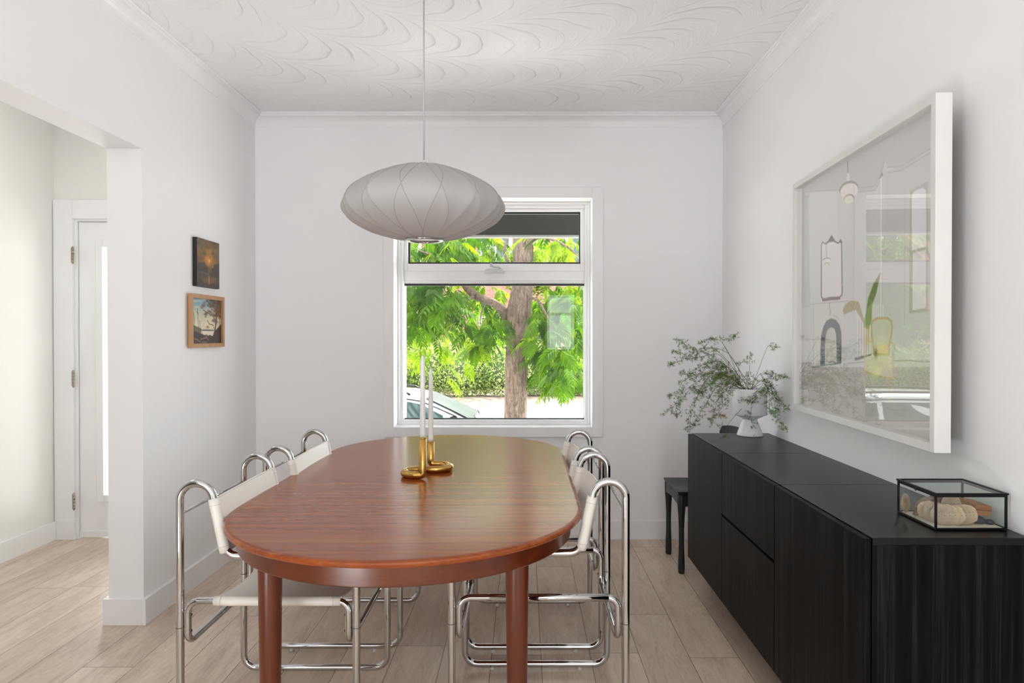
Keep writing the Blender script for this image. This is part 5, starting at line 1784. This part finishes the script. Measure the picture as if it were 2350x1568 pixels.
# --- parked car: a lofted body with side glass, windscreen, roof bars and wheels
CY0, CY1 = 11.0, 12.78
car = empty('parked_car', (-2.5, (CY0 + CY1) / 2, GZ), 'silver white parked car with roof bars at the kerb, lower left of the window', 'car')
cw = (CY1 - CY0) / 2
cyc = (CY0 + CY1) / 2
# stations along x: (x, belt height, belt half width, roof height, roof half width)
ST = [(-4.55, .86, .66, .86, .66), (-4.45, .98, .80, 1.15, .60), (-4.2, 1.00, .87, 1.40, .62), (-3.6, .99, .89, 1.455, .66), (-2.6, .97, .89, 1.465, .68), (-1.95, .96, .89, 1.44, .67), (-1.66, .955, .89, 1.385, .66), (-1.2, .965, .885, 1.175, .72), (-0.80, .975, .87, .985, .80), (-.5, .95, .86, .955, .8), (-.1, .90, .83, .905, .78), (.1, .80, .74, .805, .7), (.16, .62, .68, .63, .66)]
v, f, mi = [], [], []
SEC = 12


def section(x, bh, bw, rh, rw):
    g = GZ
    y = lambda s, w: cyc + s * w
    pts = [(y(-1, bw * .93), g + .22), (y(-1, bw), g + .45), (y(-1, bw), g + bh * .8), (y(-1, bw * .985), g + bh), (y(-1, rw * 1.02), g + rh - .035 * (rh > bh + .05)), (y(-1, rw * .8), g + rh + .012 * (rh > bh + .05)),
           (y(1, rw * .8), g + rh + .012 * (rh > bh + .05)), (y(1, rw * 1.02), g + rh - .035 * (rh > bh + .05)), (y(1, bw * .985), g + bh), (y(1, bw), g + bh * .8), (y(1, bw), g + .45), (y(1, bw * .93), g + .22)]
    return [(x, a_, b_) for a_, b_ in pts]


for s_ in ST:
    v += section(*s_)
for i in range(len(ST) - 1):
    for j in range(SEC):
        f.append((i * SEC + j, i * SEC + (j + 1) % SEC, (i + 1) * SEC + (j + 1) % SEC, (i + 1) * SEC + j))
f += [tuple(range(SEC)), tuple(range((len(ST) - 1) * SEC, len(ST) * SEC))]
body = MB().add(v, f, 0, True).build('body', M['carpaint'], car)
body.data.set_sharp_from_angle(angle=math.radians(28))


def lerp_st(x):
    for a_, b_ in zip(ST[:-1], ST[1:]):
        if a_[0] <= x <= b_[0]:
            t_ = (x - a_[0]) / (b_[0] - a_[0])
            return [p + (q - p) * t_ for p, q in zip(a_, b_)]


def side_pt(x, h, sgn, off=0.006):
    """a point on the side glass plane at share h between belt and roof"""
    _, bh, bw, rh, rw = lerp_st(x)
    z = GZ + bh + (rh - .035 - bh) * h
    w = bw * .985 + (rw * 1.02 - bw * .985) * h
    return Vector((x, cyc + sgn * (w + off), z))


for sg in (-1, 1):
    for xs_ in ((-4.15, -3.35), (-3.27, -2.42), (-2.34, -1.32)):
        g_ = [xs_[0] + (xs_[1] - xs_[0]) * k / 10 for k in range(11)]
        vv = []
        for xq in g_:
            _, bh, bw, rh, rw = lerp_st(xq)
            top = 0.83 if xq < -1.9 else 0.83 - 0.25 * ((xq + 1.9) / .6) ** 2
            for h in (0.06, .3, .6, top):
                vv.append(side_pt(xq, h, sg))
        fq = [(i * 4 + j, i * 4 + j + 1, (i + 1) * 4 + j + 1, (i + 1) * 4 + j) for i in range(10) for j in range(3)]
        MB().add(vv, fq, 0, True).build('side_window', M['carglass'], car)
    a_ = [Vector((xq, cyc + sg * .60, GZ + lerp_st(xq)[3] + .045)) for xq in (-3.9, -3.5, -3.0, -2.5, -2.0)]
    MB().tube([a_[0] - Vector((.1, 0, .05))] + a_ + [a_[-1] + Vector((.12, 0, -.06))], .018, 8).build('roof_bar', M['blackmetal'], car)
    tr_ = [side_pt(xq, 0.93, sg, .004) for xq in (-4.1, -3.4, -2.6, -2.0, -1.7, -1.4, -1.1)]
    MB().tube(tr_, .010, 6).build('window_trim', M['blackmetal'], car)
for xs_, nm_ in ((( -1.62, -.84), 'windscreen'),):
    vv = []
    for k in range(9):
        xq = xs_[0] + (xs_[1] - xs_[0]) * k / 8
        _, bh, bw, rh, rw = lerp_st(xq)
        for w_ in (-.93, -.5, 0, .5, .93):
            vv.append((xq, cyc + w_ * rw, GZ + rh + .016))
    fq = [(i * 5 + j, i * 5 + j + 1, (i + 1) * 5 + j + 1, (i + 1) * 5 + j) for i in range(8) for j in range(4)]
    ws = MB().add(vv, fq, 0, True).build(nm_, M['screen'], car)
for sg in (-1, 1):
    MB().tube([Vector((-.86, cyc + sg * .45 - .3, GZ + .995)), Vector((-.80, cyc + sg * .45, GZ + 1.0)), Vector((-.86, cyc + sg * .45 + .3, GZ + 1.03))], .012, 6).build('wiper', M['blackmetal'], car)
    mb = MB()
    mb.tube([(-1.15, cyc + sg * .9, GZ + 1.0), (-1.12, cyc + sg * 1.03, GZ + 1.04)], [.05, .09], 10)
    mb.build('wing_mirror', M['blackmetal'], car)
    for wx in (-3.75, -.85):
        wv = MB().tube([(wx, cyc + sg * .70, GZ + .325), (wx, cyc + sg * .905, GZ + .325)], .315, 28).build('wheel', M['tyre'], car)
        MB().tube([(wx, cyc + sg * .80, GZ + .325), (wx, cyc + sg * .912, GZ + .325)], .20, 24).build('hub', M['carpaint'], wv)
